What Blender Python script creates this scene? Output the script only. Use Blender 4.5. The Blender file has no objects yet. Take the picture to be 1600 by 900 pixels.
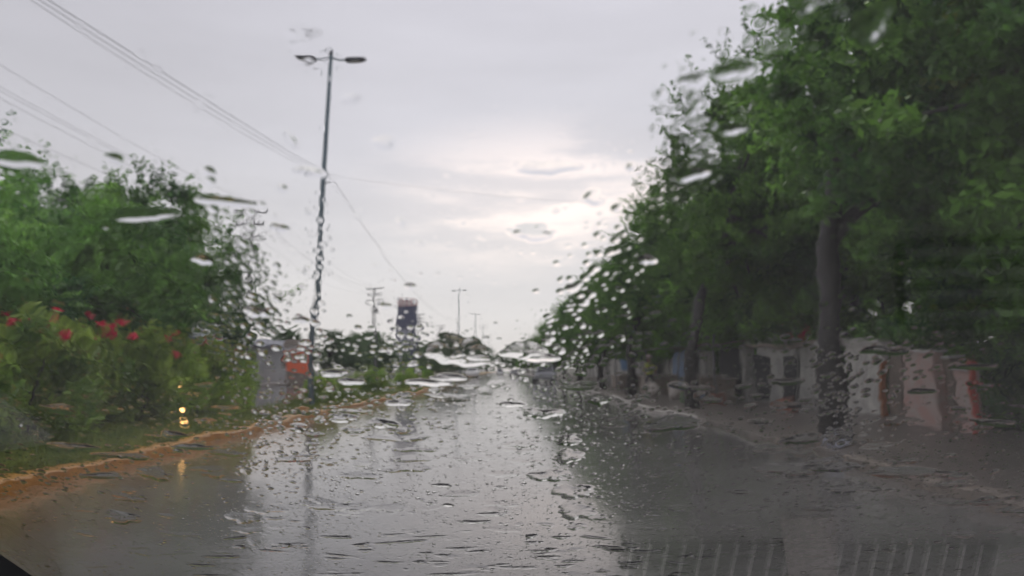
import bpy, bmesh, math, random
import numpy as np
from mathutils import Vector, Matrix
R = math.radians
scene = bpy.context.scene
COL = scene.collection
rnd = random.Random(7)

# ------------------------------------------------------------------ camera
FPX = 1155.0                      # focal length in pixels of a 1600 px wide frame
PITCH, YAW = R(6.2), R(0.45)      # up, and a touch to the right
CAMZ = 1.3
def ray(px, py):
    cx, cy = (px - 800) / FPX, (450 - py) / FPX
    y = math.cos(PITCH) - cy * math.sin(PITCH)
    z = math.sin(PITCH) + cy * math.cos(PITCH)
    c, s = math.cos(YAW), math.sin(YAW)
    return Vector((cx * c + y * s, y * c - cx * s, z))
def at(px, py, d):
    r = ray(px, py); return Vector((0, 0, CAMZ)) + r * (d / r.y)
cam_d = bpy.data.cameras.new('camera'); cam = bpy.data.objects.new('camera', cam_d)
COL.objects.link(cam); scene.camera = cam
cam.location = (0, 0, CAMZ); cam.rotation_euler = (math.pi / 2 + PITCH, 0, -YAW)
cam_d.sensor_width = 36; cam_d.lens = 36 * FPX / 1600
cam_d.clip_start = 0.02; cam_d.clip_end = 6000
cam_d.dof.use_dof = True; cam_d.dof.focus_distance = .95; cam_d.dof.aperture_fstop = 5.6

# ------------------------------------------------------------------ materials
def mat(name, col=(.5, .5, .5), rough=.6, spec=.5, metal=0., noise=None, bump=None, emit=None, coat=0.):
    m = bpy.data.materials.new(name); m.use_nodes = True
    nt = m.node_tree; b = nt.nodes['Principled BSDF']
    b.inputs['Base Color'].default_value = (*col, 1); b.inputs['Roughness'].default_value = rough
    b.inputs['Specular IOR Level'].default_value = spec; b.inputs['Metallic'].default_value = metal
    b.inputs['Coat Weight'].default_value = coat; b.inputs['Coat Roughness'].default_value = .08
    tc = nt.nodes.new('ShaderNodeTexCoord')
    if noise:
        sc, col2, *rest = noise
        n = nt.nodes.new('ShaderNodeTexNoise'); n.inputs['Scale'].default_value = sc; n.inputs['Detail'].default_value = 6
        n.inputs['Roughness'].default_value = .65
        nt.links.new(tc.outputs['Object'], n.inputs['Vector'])
        r = nt.nodes.new('ShaderNodeValToRGB'); r.color_ramp.elements[0].position = .35; r.color_ramp.elements[1].position = .65
        r.color_ramp.elements[0].color = (*col, 1); r.color_ramp.elements[1].color = (*col2, 1)
        nt.links.new(n.outputs['Fac'], r.inputs['Fac']); nt.links.new(r.outputs['Color'], b.inputs['Base Color'])
    if bump:
        sc, st = bump
        n = nt.nodes.new('ShaderNodeTexNoise'); n.inputs['Scale'].default_value = sc; n.inputs['Detail'].default_value = 5
        nt.links.new(tc.outputs['Object'], n.inputs['Vector'])
        bp = nt.nodes.new('ShaderNodeBump'); bp.inputs['Strength'].default_value = st; bp.inputs['Distance'].default_value = .02
        nt.links.new(n.outputs['Fac'], bp.inputs['Height']); nt.links.new(bp.outputs['Normal'], b.inputs['Normal'])
    if emit:
        b.inputs['Emission Color'].default_value = (*emit[0], 1); b.inputs['Emission Strength'].default_value = emit[1]
    return m

def leaf_mat(name, dark, light, scale=.6, trans=.35):
    m = bpy.data.materials.new(name); m.use_nodes = True
    nt = m.node_tree; nt.nodes.clear(); N = nt.nodes.new; L = nt.links.new
    out = N('ShaderNodeOutputMaterial'); geo = N('ShaderNodeNewGeometry')
    n = N('ShaderNodeTexNoise'); n.inputs['Scale'].default_value = scale; n.inputs['Detail'].default_value = 4
    L(geo.outputs['Position'], n.inputs['Vector'])
    r = N('ShaderNodeValToRGB'); r.color_ramp.elements[0].position = .36; r.color_ramp.elements[1].position = .66
    r.color_ramp.elements[0].color = (*dark, 1); r.color_ramp.elements[1].color = (*light, 1)
    L(n.outputs['Fac'], r.inputs['Fac'])
    oi = N('ShaderNodeObjectInfo'); hs = N('ShaderNodeHueSaturation')
    mr = N('ShaderNodeMapRange'); mr.inputs['To Min'].default_value = .75; mr.inputs['To Max'].default_value = 1.25
    L(oi.outputs['Random'], mr.inputs['Value']); L(mr.outputs['Result'], hs.inputs['Value']); L(r.outputs['Color'], hs.inputs['Color'])
    rn = N('ShaderNodeMapRange'); rn.inputs['To Min'].default_value = .6; rn.inputs['To Max'].default_value = 1.45
    L(geo.outputs['Random Per Island'], rn.inputs['Value'])
    mx = N('ShaderNodeMix'); mx.data_type = 'RGBA'; mx.blend_type = 'MULTIPLY'; mx.inputs['Factor'].default_value = 1
    L(hs.outputs['Color'], mx.inputs['A']); L(rn.outputs['Result'], mx.inputs['B'])
    p = N('ShaderNodeBsdfPrincipled'); p.inputs['Roughness'].default_value = .38; p.inputs['Specular IOR Level'].default_value = .35
    L(mx.outputs['Result'], p.inputs['Base Color'])
    t = N('ShaderNodeBsdfTranslucent'); L(mx.outputs['Result'], t.inputs['Color'])
    ms = N('ShaderNodeMixShader'); ms.inputs['Fac'].default_value = trans
    L(p.outputs[0], ms.inputs[1]); L(t.outputs[0], ms.inputs[2]); L(ms.outputs[0], out.inputs['Surface'])
    return m

M = {}
M['leaf_r'] = leaf_mat('street tree leaves', (.03, .10, .02), (.24, .48, .07), .45, .45)
M['leaf_l'] = leaf_mat('median tree leaves', (.045, .14, .04), (.26, .50, .09))
M['leaf_y'] = leaf_mat('yellow green leaves', (.075, .13, .015), (.20, .26, .03))
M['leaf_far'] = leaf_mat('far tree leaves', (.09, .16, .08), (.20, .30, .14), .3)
M['hedge'] = leaf_mat('oleander leaves', (.13, .26, .05), (.42, .56, .10), 1.2, .45)
M['petal'] = mat('pink petals', (.75, .035, .09), .5)
M['bark'] = mat('wet bark', (.014, .013, .012), .6, noise=(9, (.04, .036, .032)), bump=(18, .8))
M['bark_pale'] = mat('pale bark', (.03, .028, .025), .6, noise=(7, (.09, .08, .07)), bump=(14, .8))
M['steel'] = mat('galvanised steel', (.10, .14, .17), .4, metal=.4, noise=(5, (.16, .21, .24)))
M['steel_dark'] = mat('dark lamp housing', (.05, .055, .07), .45)
M['lens'] = mat('lamp lens', (.5, .5, .5), .2)
M['wood_pole'] = mat('concrete utility pole', (.10, .10, .11), .7, noise=(3, (.17, .17, .17)))
M['wire'] = mat('cable', (.16, .16, .18), .6)
M['kerb_y'] = mat('worn yellow kerb paint', (.40, .18, .03), .35, noise=(3.5, (.66, .32, .05)), bump=(30, .5))
M['kerb_w'] = mat('worn white kerb paint', (.17, .15, .13), .4, noise=(3, (.5, .46, .42)), bump=(30, .5))
M['wall_grey'] = mat('wet rendered wall', (.22, .22, .21), .6, noise=(1.6, (.40, .39, .36)), bump=(14, .5))
M['wall_pale'] = mat('pale rendered pillar', (.34, .33, .31), .6, noise=(3, (.58, .56, .52)), bump=(14, .5))
M['wall_pink'] = mat('peeling pink paint', (.42, .38, .35), .6, noise=(3.2, (.46, .27, .24)), bump=(12, .5))
M['wall_brown'] = mat('stained brown wall', (.16, .135, .11), .7, noise=(3, (.27, .22, .18)))
M['dark_in'] = mat('black parts and painted shade', (.012, .014, .016), .8)  # black parts; shade inside doorways and vents is put into this colour
M['orange'] = mat('rusty orange steel', (.26, .11, .05), .5, noise=(6, (.36, .15, .07)))
M['red'] = mat('red orange paint', (.50, .09, .05), .45, noise=(6, (.38, .06, .04)))
M['white'] = mat('white paint', (.72, .71, .70), .4, noise=(4, (.55, .54, .53)))
M['tin'] = mat('corrugated tin', (.20, .17, .15), .45, metal=.3, noise=(4, (.30, .26, .22)))
M['blue_tarp'] = mat('blue tarpaulin', (.10, .19, .36), .45, noise=(3, (.16, .27, .45)))
M['red_tarp'] = mat('maroon tarpaulin', (.12, .035, .03), .5, noise=(3, (.2, .07, .055)))
M['bld'] = mat('pale building wall', (.30, .30, .31), .7, noise=(.6, (.40, .40, .40)))
M['bld_roof'] = mat('slate blue roof', (.08, .09, .13), .5, noise=(.8, (.12, .13, .17)))
M['sign_navy'] = mat('navy billboard sheet', (.065, .07, .125), .4, noise=(.6, (.10, .11, .17)))
M['sign_pink'] = mat('pink billboard strip', (.50, .22, .24), .4, noise=(2.2, (.66, .58, .56)))
M['sign_grey'] = mat('grey sign cladding', (.26, .27, .33), .45, noise=(1, (.34, .35, .40)))
M['tyre'] = mat('tyre rubber', (.02, .02, .02), .7)
M['glass_dark'] = mat('tinted car glass', (.02, .025, .03), .08, spec=.8)
M['skin'] = mat('skin', (.28, .15, .10), .5)
M['vest'] = mat('yellow green shirt cloth', (.42, .50, .05), .6)
M['cloth'] = mat('dark trouser cloth', (.035, .04, .05), .8)
M['hat'] = mat('pale pink hat cloth', (.55, .42, .42), .7)
M['lamp_on'] = mat('lit lamp', (.9, .6, .3), .3, emit=((1, .52, .17), 6))
M['tail'] = mat('tail lamp', (.35, .02, .02), .25)
M['sack'] = mat('woven sack', (.30, .27, .24), .8, noise=(8, (.5, .46, .42)))
M['crate'] = mat('plastic crate', (.30, .10, .06), .5)
M['crate_g'] = mat('green plastic crate', (.10, .20, .07), .5)

# ------------------------------------------------------------------ mesh helpers
class MB:
    def __init__(s): s.v, s.f, s.m, s.cur = [], [], [], 0
    def mi(s, i): s.cur = i; return s
    def add(s, vs, fs):
        o = len(s.v); s.v += [tuple(v) for v in vs]; s.f += [tuple(i + o for i in f) for f in fs]; s.m += [s.cur] * len(fs); return s
    def box(s, c, d, rot=0, taper=1.0, tilt=None):
        hx, hy, hz = d[0] / 2, d[1] / 2, d[2] / 2
        vs = []
        for z, k in ((-hz, 1), (hz, taper)):
            for x, y in ((-hx, -hy), (hx, -hy), (hx, hy), (-hx, hy)): vs.append(Vector((x * k, y * k, z)))
        mt = Matrix.Rotation(rot, 3, 'Z')
        if tilt is not None: mt = mt @ Matrix.Rotation(tilt[0], 3, tilt[1])
        vs = [mt @ v + Vector(c) for v in vs]
        return s.add(vs, [(3, 2, 1, 0), (4, 5, 6, 7), (0, 1, 5, 4), (1, 2, 6, 5), (2, 3, 7, 6), (3, 0, 4, 7)])
    def tube(s, pts, rad, n=8, cap=True):
        pts = [Vector(p) for p in pts]
        if not hasattr(rad, '__len__'): rad = [rad] * len(pts)
        rings = []
        for i, p in enumerate(pts):
            t = (pts[min(i + 1, len(pts) - 1)] - pts[max(i - 1, 0)]).normalized()
            a = t.cross(Vector((0, 0, 1)) if abs(t.z) < .9 else Vector((1, 0, 0))).normalized(); b = t.cross(a)
            rings.append([p + (a * math.cos(2 * math.pi * k / n) + b * math.sin(2 * math.pi * k / n)) * rad[i] for k in range(n)])
        vs = [v for r in rings for v in r]; fs = []
        for i in range(len(pts) - 1):
            for k in range(n):
                k2 = (k + 1) % n; fs.append((i * n + k, i * n + k2, (i + 1) * n + k2, (i + 1) * n + k))
        if cap: fs += [tuple(range(n - 1, -1, -1)), tuple((len(pts) - 1) * n + k for k in range(n))]
        return s.add(vs, fs)
    def poly(s, vs): return s.add(vs, [tuple(range(len(vs)))])
    def prism(s, outline, y0, y1, axis='y', scale1=1.0):
        n = len(outline)
        def P(a, b, c): return (a, c, b) if axis == 'y' else (c, a, b)
        vs = [P(a, b, y0) for a, b in outline] + [P(a * scale1, b, y1) for a, b in outline]
        fs = [tuple(range(n)), tuple(range(2 * n - 1, n - 1, -1))] + [(i, i + n, (i + 1) % n + n, (i + 1) % n) for i in range(n)]
        return s.add(vs, fs)
    def build(s, name, mats, parent=None, smooth=False, bevel=0, loc=None):
        me = bpy.data.meshes.new(name); me.from_pydata(s.v, [], s.f)
        if not isinstance(mats, (list, tuple)): mats = [mats]
        for m in mats: me.materials.append(m)
        me.polygons.foreach_set('material_index', s.m)
        me.update()
        bm = bmesh.new(); bm.from_mesh(me); bmesh.ops.recalc_face_normals(bm, faces=bm.faces)
        if bevel: bmesh.ops.bevel(bm, geom=list(bm.edges), offset=bevel, segments=2, affect='EDGES', clamp_overlap=True)
        bm.to_mesh(me); bm.free()
        if smooth: me.polygons.foreach_set('use_smooth', [True] * len(me.polygons))
        o = bpy.data.objects.new(name, me); COL.objects.link(o)
        if parent: o.parent = parent
        if loc: o.location = loc
        return o
def quads(name, V, material, parent=None, smooth=False):
    """V: (n,4,3) numpy array of separate quads, one mesh"""
    n = len(V); me = bpy.data.meshes.new(name)
    me.vertices.add(n * 4); me.loops.add(n * 4); me.polygons.add(n)
    me.vertices.foreach_set('co', V.reshape(-1).astype(np.float32))
    me.loops.foreach_set('vertex_index', np.arange(n * 4, dtype=np.int32))
    me.polygons.foreach_set('loop_start', np.arange(0, n * 4, 4, dtype=np.int32))
    me.update(calc_edges=True); me.materials.append(material)
    o = bpy.data.objects.new(name, me); COL.objects.link(o)
    if parent: o.parent = parent
    return o
def tag(o, label=None, cat=None, group=None, kind=None):
    if label: o['label'] = label
    if cat: o['category'] = cat
    if group: o['group'] = group
    if kind: o['kind'] = kind
    return o
def empty(name, loc=(0, 0, 0), rz=0, **k):
    o = bpy.data.objects.new(name, None); COL.objects.link(o); o.location = loc; o.rotation_euler = (0, 0, rz); o.empty_display_size = .3
    return tag(o, **k)
def dup(src, loc, rz=0, sc=(1, 1, 1), **k):
    r = src.copy(); COL.objects.link(r); r.location = loc; r.rotation_euler = (0, 0, rz); r.scale = sc
    for ch in list(src.children):
        c = ch.copy(); COL.objects.link(c); c.parent = r
        for g in list(ch.children):
            d = g.copy(); COL.objects.link(d); d.parent = c
    return tag(r, **k)

# ------------------------------------------------------------------ world
w = bpy.data.worlds.new('World'); scene.world = w; w.use_nodes = True
nt = w.node_tree; nt.nodes.clear(); N = nt.nodes.new; L = nt.links.new
out = N('ShaderNodeOutputWorld'); bg = N('ShaderNodeBackground'); bg.inputs['Strength'].default_value = 1.37
sky = N('ShaderNodeTexSky'); sky.sky_type = 'NISHITA'; sky.sun_disc = False
sky.sun_elevation = R(50); sky.sun_rotation = R(3)
skm = N('ShaderNodeVectorMath'); skm.operation = 'SCALE'; skm.inputs['Scale'].default_value = .08
L(sky.outputs[0], skm.inputs[0])
tc = N('ShaderNodeTexCoord'); sep = N('ShaderNodeSeparateXYZ'); L(tc.outputs['Generated'], sep.inputs[0])
elev = N('ShaderNodeValToRGB'); e = elev.color_ramp.elements
e[0].position = 0; e[0].color = (.67, .635, .62, 1); e[1].position = 1; e[1].color = (.50, .485, .53, 1)
x = elev.color_ramp.elements.new(.12); x.color = (.655, .63, .635, 1)
x = elev.color_ramp.elements.new(.28); x.color = (.60, .585, .625, 1)
x = elev.color_ramp.elements.new(.5); x.color = (.56, .545, .60, 1)
L(sep.outputs['Z'], elev.inputs['Fac'])
# flattened cloud noise
mp = N('ShaderNodeMapping'); mp.inputs['Scale'].default_value = (1.6, 1.6, 9); L(tc.outputs['Generated'], mp.inputs[0])
cn = N('ShaderNodeTexNoise'); cn.inputs['Scale'].default_value = 2.2; cn.inputs['Detail'].default_value = 7; cn.inputs['Roughness'].default_value = .55
L(mp.outputs[0], cn.inputs['Vector'])
cr = N('ShaderNodeMapRange'); cr.inputs['From Min'].default_value = .3; cr.inputs['From Max'].default_value = .7
cr.inputs['To Min'].default_value = .955; cr.inputs['To Max'].default_value = 1.045; L(cn.outputs['Fac'], cr.inputs['Value'])
m1 = N('ShaderNodeVectorMath'); m1.operation = 'SCALE'; L(elev.outputs['Color'], m1.inputs[0]); L(cr.outputs['Result'], m1.inputs['Scale'])
# warm glow of the hidden sun, low ahead
def dirdot(vec):
    d = N('ShaderNodeVectorMath'); d.operation = 'DOT_PRODUCT'; d.inputs[1].default_value = Vector(vec).normalized(); L(tc.outputs['Generated'], d.inputs[0]); return d.outputs['Value']
def rng(sock, a, b, c=0, d=1, mode='SMOOTHSTEP'):
    r = N('ShaderNodeMapRange'); r.interpolation_type = mode
    r.inputs['From Min'].default_value = a; r.inputs['From Max'].default_value = b; r.inputs['To Min'].default_value = c; r.inputs['To Max'].default_value = d
    L(sock, r.inputs['Value']); return r.outputs['Result']
def mul(a, b):
    m = N('ShaderNodeMath'); m.operation = 'MULTIPLY'
    for i, s in enumerate((a, b)):
        if isinstance(s, (int, float)): m.inputs[i].default_value = s
        else: L(s, m.inputs[i])
    return m.outputs[0]
glowd = tuple(ray(850, 315))
gd = Vector(glowd).normalized()
sv_ = N('ShaderNodeVectorMath'); sv_.operation = 'SUBTRACT'; L(tc.outputs['Generated'], sv_.inputs[0]); sv_.inputs[1].default_value = gd
sq_ = N('ShaderNodeVectorMath'); sq_.operation = 'MULTIPLY'; L(sv_.outputs[0], sq_.inputs[0]); sq_.inputs[1].default_value = (1, 1, 2.3)
ln_ = N('ShaderNodeVectorMath'); ln_.operation = 'LENGTH'; L(sq_.outputs[0], ln_.inputs[0])
g = rng(ln_.outputs['Value'], .30, .03)
gn = rng(cn.outputs['Fac'], .42, .58, .3, 1.0)
gl = mul(g, gn)
gc = N('ShaderNodeVectorMath'); gc.operation = 'SCALE'; gc.inputs[0].default_value = (.40, .29, .21); L(gl, gc.inputs['Scale'])
a1 = N('ShaderNodeVectorMath'); a1.operation = 'ADD'; L(m1.outputs[0], a1.inputs[0]); L(gc.outputs[0], a1.inputs[1])
# heavier cloud to the left and behind
lf = rng(dirdot((-.75, .35, .35)), .55, 1.0, 1.0, .80)
m2 = N('ShaderNodeVectorMath'); m2.operation = 'SCALE'; L(a1.outputs[0], m2.inputs[0]); L(lf, m2.inputs['Scale'])
fx = N('ShaderNodeMix'); fx.data_type = 'RGBA'; fx.inputs['Factor'].default_value = .03
L(m2.outputs[0], fx.inputs['A']); L(skm.outputs[0], fx.inputs['B'])
L(fx.outputs['Result'], bg.inputs['Color']); L(bg.outputs[0], out.inputs['Surface'])
sl = bpy.data.lights.new('sun', 'SUN'); sl.energy = .6; sl.angle = R(20); sl.color = (1, .95, .88)
so = bpy.data.objects.new('sun', sl); COL.objects.link(so); so.rotation_euler = (R(90 - 50), 0, R(180 - 3)); so.location = (0, 0, 40)

# ------------------------------------------------------------------ ground, road, pavements
def road_mat(name, dry, mud, has_mud=True, xk=0):
    m = bpy.data.materials.new(name); m.use_nodes = True; nt = m.node_tree; b = nt.nodes['Principled BSDF']
    N = nt.nodes.new; L = nt.links.new
    geo = N('ShaderNodeNewGeometry'); sep = N('ShaderNodeSeparateXYZ'); L(geo.outputs['Position'], sep.inputs[0])
    n1 = N('ShaderNodeTexNoise'); n1.inputs['Scale'].default_value = .45; n1.inputs['Detail'].default_value = 8; L(geo.outputs['Position'], n1.inputs['Vector'])
    n2 = N('ShaderNodeTexNoise'); n2.inputs['Scale'].default_value = 60; n2.inputs['Detail'].default_value = 3; L(geo.outputs['Position'], n2.inputs['Vector'])
    r = N('ShaderNodeValToRGB'); r.color_ramp.elements[0].color = (*dry, 1); r.color_ramp.elements[1].color = (*[c * 1.7 for c in dry], 1)
    r.color_ramp.elements[0].position = .35; r.color_ramp.elements[1].position = .65; L(n1.outputs['Fac'], r.inputs['Fac'])
    col = r.outputs['Color']
    if has_mud:
        ad = N('ShaderNodeMath'); ad.operation = 'MULTIPLY_ADD'; ad.inputs[1].default_value = 2.2; L(n1.outputs['Fac'], ad.inputs[0]); L(sep.outputs['X'], ad.inputs[2])
        mr = N('ShaderNodeMapRange'); mr.interpolation_type = 'SMOOTHSTEP'
        mr.inputs['From Min'].default_value = -4.3; mr.inputs['From Max'].default_value = -.9; mr.inputs['To Min'].default_value = 1; mr.inputs['To Max'].default_value = 0
        L(ad.outputs[0], mr.inputs['Value'])
        mx = N('ShaderNodeMix'); mx.data_type = 'RGBA'; mx.inputs['B'].default_value = (*mud, 1)
        L(mr.outputs['Result'], mx.inputs['Factor']); L(col, mx.inputs['A']); col = mx.outputs['Result']
    L(col, b.inputs['Base Color'])
    rr = N('ShaderNodeMapRange'); rr.inputs['From Min'].default_value = .35; rr.inputs['From Max'].default_value = .65
    rr.inputs['To Min'].default_value = .04; rr.inputs['To Max'].default_value = .13; L(n1.outputs['Fac'], rr.inputs['Value']); L(rr.outputs['Result'], b.inputs['Roughness'])
    b.inputs['IOR'].default_value = 1.75
    # long lazy ripples of a running water film plus asphalt grain
    mp = N('ShaderNodeMapping'); mp.inputs['Scale'].default_value = (1.2, .8, 1); L(geo.outputs['Position'], mp.inputs[0])
    n3 = N('ShaderNodeTexNoise'); n3.inputs['Scale'].default_value = 9; n3.inputs['Detail'].default_value = 5; L(mp.outputs[0], n3.inputs['Vector'])
    bp = N('ShaderNodeBump'); bp.inputs['Strength'].default_value = .28; bp.inputs['Distance'].default_value = .010; L(n3.outputs['Fac'], bp.inputs['Height'])
    bp2 = N('ShaderNodeBump'); bp2.inputs['Strength'].default_value = .08; bp2.inputs['Distance'].default_value = .002
    L(n2.outputs['Fac'], bp2.inputs['Height']); L(bp.outputs['Normal'], bp2.inputs['Normal']); L(bp2.outputs['Normal'], b.inputs['Normal'])
    return m
M['road'] = road_mat('wet asphalt', (.125, .12, .115), (.31, .19, .10))
M['road2'] = road_mat('wet asphalt far side', (.10, .10, .10), (.1, .1, .1), False)
M['dirt'] = mat('wet dirt pavement', (.12, .105, .095), .38, noise=(1.1, (.21, .175, .155)), bump=(4, .6))
M['ground'] = mat('ground soil', (.05, .06, .035), .7, noise=(.3, (.09, .08, .05)))
M['grassy'] = mat('grassy soil', (.10, .14, .035), .6, noise=(1.5, (.22, .19, .05)), bump=(8, .8))
M['grass'] = leaf_mat('grass blades', (.10, .17, .035), (.28, .31, .07), 1.5)

def sheet(name, pts, z, m, kind='structure'):
    mb = MB(); mb.poly([(x, y, z) for x, y in pts]); return tag(mb.build(name, m), kind=kind)
RL, RR = -5.15, 4.5
sheet('ground', [(-1500, -60), (1500, -60), (1500, 3000), (-1500, 3000)], -.012, M['ground'])
sheet('road', [(RL, -30), (RR, -30), (RR, 900), (RL, 900)], 0, M['road'])
sheet('opposite_road', [(-16.4, -30), (-7.75, -30), (-7.75, 900), (-16.4, 900)], -.004, M['road2'])
def slab(name, pts, z0, z1, m):
    mb = MB(); n = len(pts); vs = [(x, y, z0) for x, y in pts] + [(x, y, z1) for x, y in pts]
    mb.add(vs, [tuple(range(n, 2 * n))] + [(i, (i + 1) % n, (i + 1) % n + n, i + n) for i in range(n)])
    return tag(mb.build(name, m), kind='structure')
slab('median', [(-5.39, -30), (-5.39, 900), (-7.6, 900), (-7.6, 25.5), (-9.2, 22.5), (-9.6, 12), (-9.6, -30)], -.05, .115, M['grassy'])
slab('pavement', [(RR + .18, -30), (9.6, -30), (9.6, 900), (RR + .18, 900)], -.05, .10, M['dirt'])
slab('far_pavement', [(-19, -30), (-16.6, -30), (-16.6, 900), (-19, 900)], -.05, .11, M['dirt'])
def kerb(name, x0, x1, y0, y1, m, h=.14, wob=.012):
    mb = MB(); ys = np.arange(y0, y1, 1.0); prev = None; r = random.Random(3)
    vs = []
    for y in ys:
        j = r.uniform(-wob, wob); k = r.uniform(-wob, wob)
        vs += [(x0 + j, y, -.05), (x0 + j, y, h - .03 + k), (x0 + .03 + j, y, h + k), (x1 - .03 + j, y, h + k), (x1 + j, y, h - .03 + k), (x1 + j, y, -.05)]
    fs = []
    for i in range(len(ys) - 1):
        for k in range(5): fs.append((i * 6 + k, i * 6 + k + 1, i * 6 + 7 + k, i * 6 + 6 + k))
    fs += [tuple(range(6)), tuple(range(len(vs) - 1, len(vs) - 7, -1))]
    mb.add(vs, fs); return mb.build(name, m)
tag(kerb('yellow_kerb', -5.40, -5.10, -6, 420, M['kerb_y'], .15, .02), kind='structure')
tag(kerb('median_back_kerb', -7.8, -7.6, 25.5, 420, M['kerb_y'], .13), kind='structure')
tag(kerb('pavement_kerb', 4.48, 4.70, 17.4, 33, M['kerb_w'], .17, .02), kind='structure')
tag(kerb('pavement_kerb', 4.48, 4.70, 3.0, 11.0, M['wall_brown'], .15, .02), kind='structure')
tag(kerb('pavement_kerb', 4.48, 4.70, 36, 420, M['kerb_w'], .14), kind='structure')

lm = MB(); r5 = random.Random(12)
for k in range(260):     # fallen leaves and grit washed against the kerb
    y = 4 + 40 * r5.random() ** 1.6; x = RL + .05 + abs(r5.gauss(0, .35)); a = r5.uniform(0, 6.28); s_ = r5.uniform(.02, .05)
    lm.poly([(x + math.cos(a + q_) * s_ * (1, .5)[i_ % 2], y + math.sin(a + q_) * s_ * (1, .5)[i_ % 2], .006 + .004 * (i_ % 2)) for i_, q_ in enumerate((0, 1.57, 3.14, 4.71))])
tag(lm.build('leaf_litter', mat('wet fallen leaves', (.10, .06, .02), .4, noise=(2, (.22, .14, .03)))), 'wet brown leaves and grit washed up along the yellow kerb', 'leaf litter', kind='stuff')
# grass blades on the median (uncountable)
rng_ = np.random.default_rng(5)
def blades(n, x0, x1, y0, y1, z, h):
    y = y0 + (y1 - y0) * rng_.random(n) ** 1.5; x = rng_.uniform(x0, x1, n)
    clump = np.sin(x * 5.1 + np.sin(y * 2.3) * 2) * np.sin(y * 1.9 + x) ; hh = h * (.5 + rng_.random(n)) * (1 + .5 * clump)
    a = rng_.uniform(0, 2 * np.pi, n); dx, dy = np.cos(a) * .012, np.sin(a) * .012
    lx, ly = rng_.normal(0, .35, n) * hh, rng_.normal(0, .35, n) * hh
    V = np.zeros((n, 4, 3)); zz = np.full(n, z)
    V[:, 0] = np.stack([x - dx, y - dy, zz], 1); V[:, 1] = np.stack([x + dx, y + dy, zz], 1)
    V[:, 2] = np.stack([x + dx * .3 + lx, y + dy * .3 + ly, zz + hh], 1); V[:, 3] = np.stack([x - dx * .3 + lx, y - dy * .3 + ly, zz + hh], 1)
    return V
tag(quads('grass', np.concatenate([blades(70000, -7.6, -5.3, 4, 70, .11, .11), blades(6000, -5.5, -5.32, 4, 60, .12, .10)]), M['grass']),
    'short yellowish green grass growing on the median strip behind the yellow kerb', 'grass', kind='stuff')

# ------------------------------------------------------------------ trees
def leaf_cloud(seed, clumps, per, leaf, spread, flat=.75):
    g = np.random.default_rng(seed); c = np.repeat(np.array(clumps)[:, :3], per, 0); cr = np.repeat(np.array(clumps)[:, 3], per)
    n = len(c); d = g.normal(size=(n, 3)); d /= np.linalg.norm(d, axis=1)[:, None]
    rad = g.random(n) ** .45 * cr * spread
    p = c + d * rad[:, None] * np.array([1, 1, flat])
    a = g.normal(size=(n, 3)); a /= np.linalg.norm(a, axis=1)[:, None]
    b = np.cross(a, g.normal(size=(n, 3))); b /= np.linalg.norm(b, axis=1)[:, None]
    s = leaf * g.uniform(.6, 1.4, n)[:, None]
    V = np.zeros((n, 4, 3)); V[:, 0] = p - a * s; V[:, 1] = p - b * s * .45; V[:, 2] = p + a * s; V[:, 3] = p + b * s * .45
    return V
def make_tree(name, seed, blobs, trunk, leafm, barkm, nclump=260, per=150, leaf=.09, r0=.21, extra=None, twigs=True):
    """blobs: list of (x,y,z,rx,ry,rz) ellipsoids; trunk: polyline"""
    g = np.random.default_rng(seed); root = empty(name)
    clumps = []; vol = np.array([b[3] * b[4] * b[5] for b in blobs]); pr = vol / vol.sum()
    subs = []
    for i in range(max(12, nclump // 9)):
        b = blobs[g.choice(len(blobs), p=pr)]; d = g.normal(size=3); d /= np.linalg.norm(d); k = g.uniform(.62, .92)
        subs.append((b[0] + d[0] * b[3] * k, b[1] + d[1] * b[4] * k, b[2] + d[2] * b[5] * k, g.uniform(.28, .42) * min(b[3], b[5])))
    for i in range(nclump):
        if i % 6 == 0:
            b = blobs[g.choice(len(blobs), p=pr)]; d = g.normal(size=3); d /= np.linalg.norm(d); k = g.uniform(.1, .8)
            clumps.append((b[0] + d[0] * b[3] * k, b[1] + d[1] * b[4] * k, b[2] + d[2] * b[5] * k, g.uniform(.35, .8)))
        else:
            q = subs[g.integers(len(subs))]; d = g.normal(size=3); d[2] = d[2] if d[2] > 0 else d[2] * .4; d /= np.linalg.norm(d)
            clumps.append((q[0] + d[0] * q[3], q[1] + d[1] * q[3], q[2] + d[2] * q[3] * .8, g.uniform(.2, .45)))
    V = leaf_cloud(seed + 1, clumps, per, leaf, 1.0)
    if twigs:   # feathery sprays past the outline
        tw = []
        for i in range(nclump // 2):
            b = blobs[g.choice(len(blobs), p=pr)]; d = g.normal(size=3); d[2] = abs(d[2]) * .8; d /= np.linalg.norm(d)
            base = np.array(b[:3]) + d * np.array(b[3:6]) * .95; dd = d + g.normal(size=3) * .4
            for k in range(7): tw.append((*(base + dd * k * .13), .13))
        V = np.concatenate([V, leaf_cloud(seed + 2, tw, 7, leaf * .8, 1.0)])
    quads('crown', V, leafm, root)
    mb = MB(); mb.tube(trunk, [r0 * (1.25 if i == 0 else 1 - .5 * i / len(trunk)) for i in range(len(trunk))], 10)
    top = Vector(trunk[-1]); mid = Vector(trunk[-2])
    for i in range(14):
        c = Vector(clumps[g.integers(len(clumps))][:3]); s = mid.lerp(top, g.random()); q = s.lerp(c, .5) + Vector((0, 0, .4))
        mb.tube([s, q, c], [r0 * .38, r0 * .22, .02], 6)
    mb.build('trunk', barkm, root, smooth=True)
    return root

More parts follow.
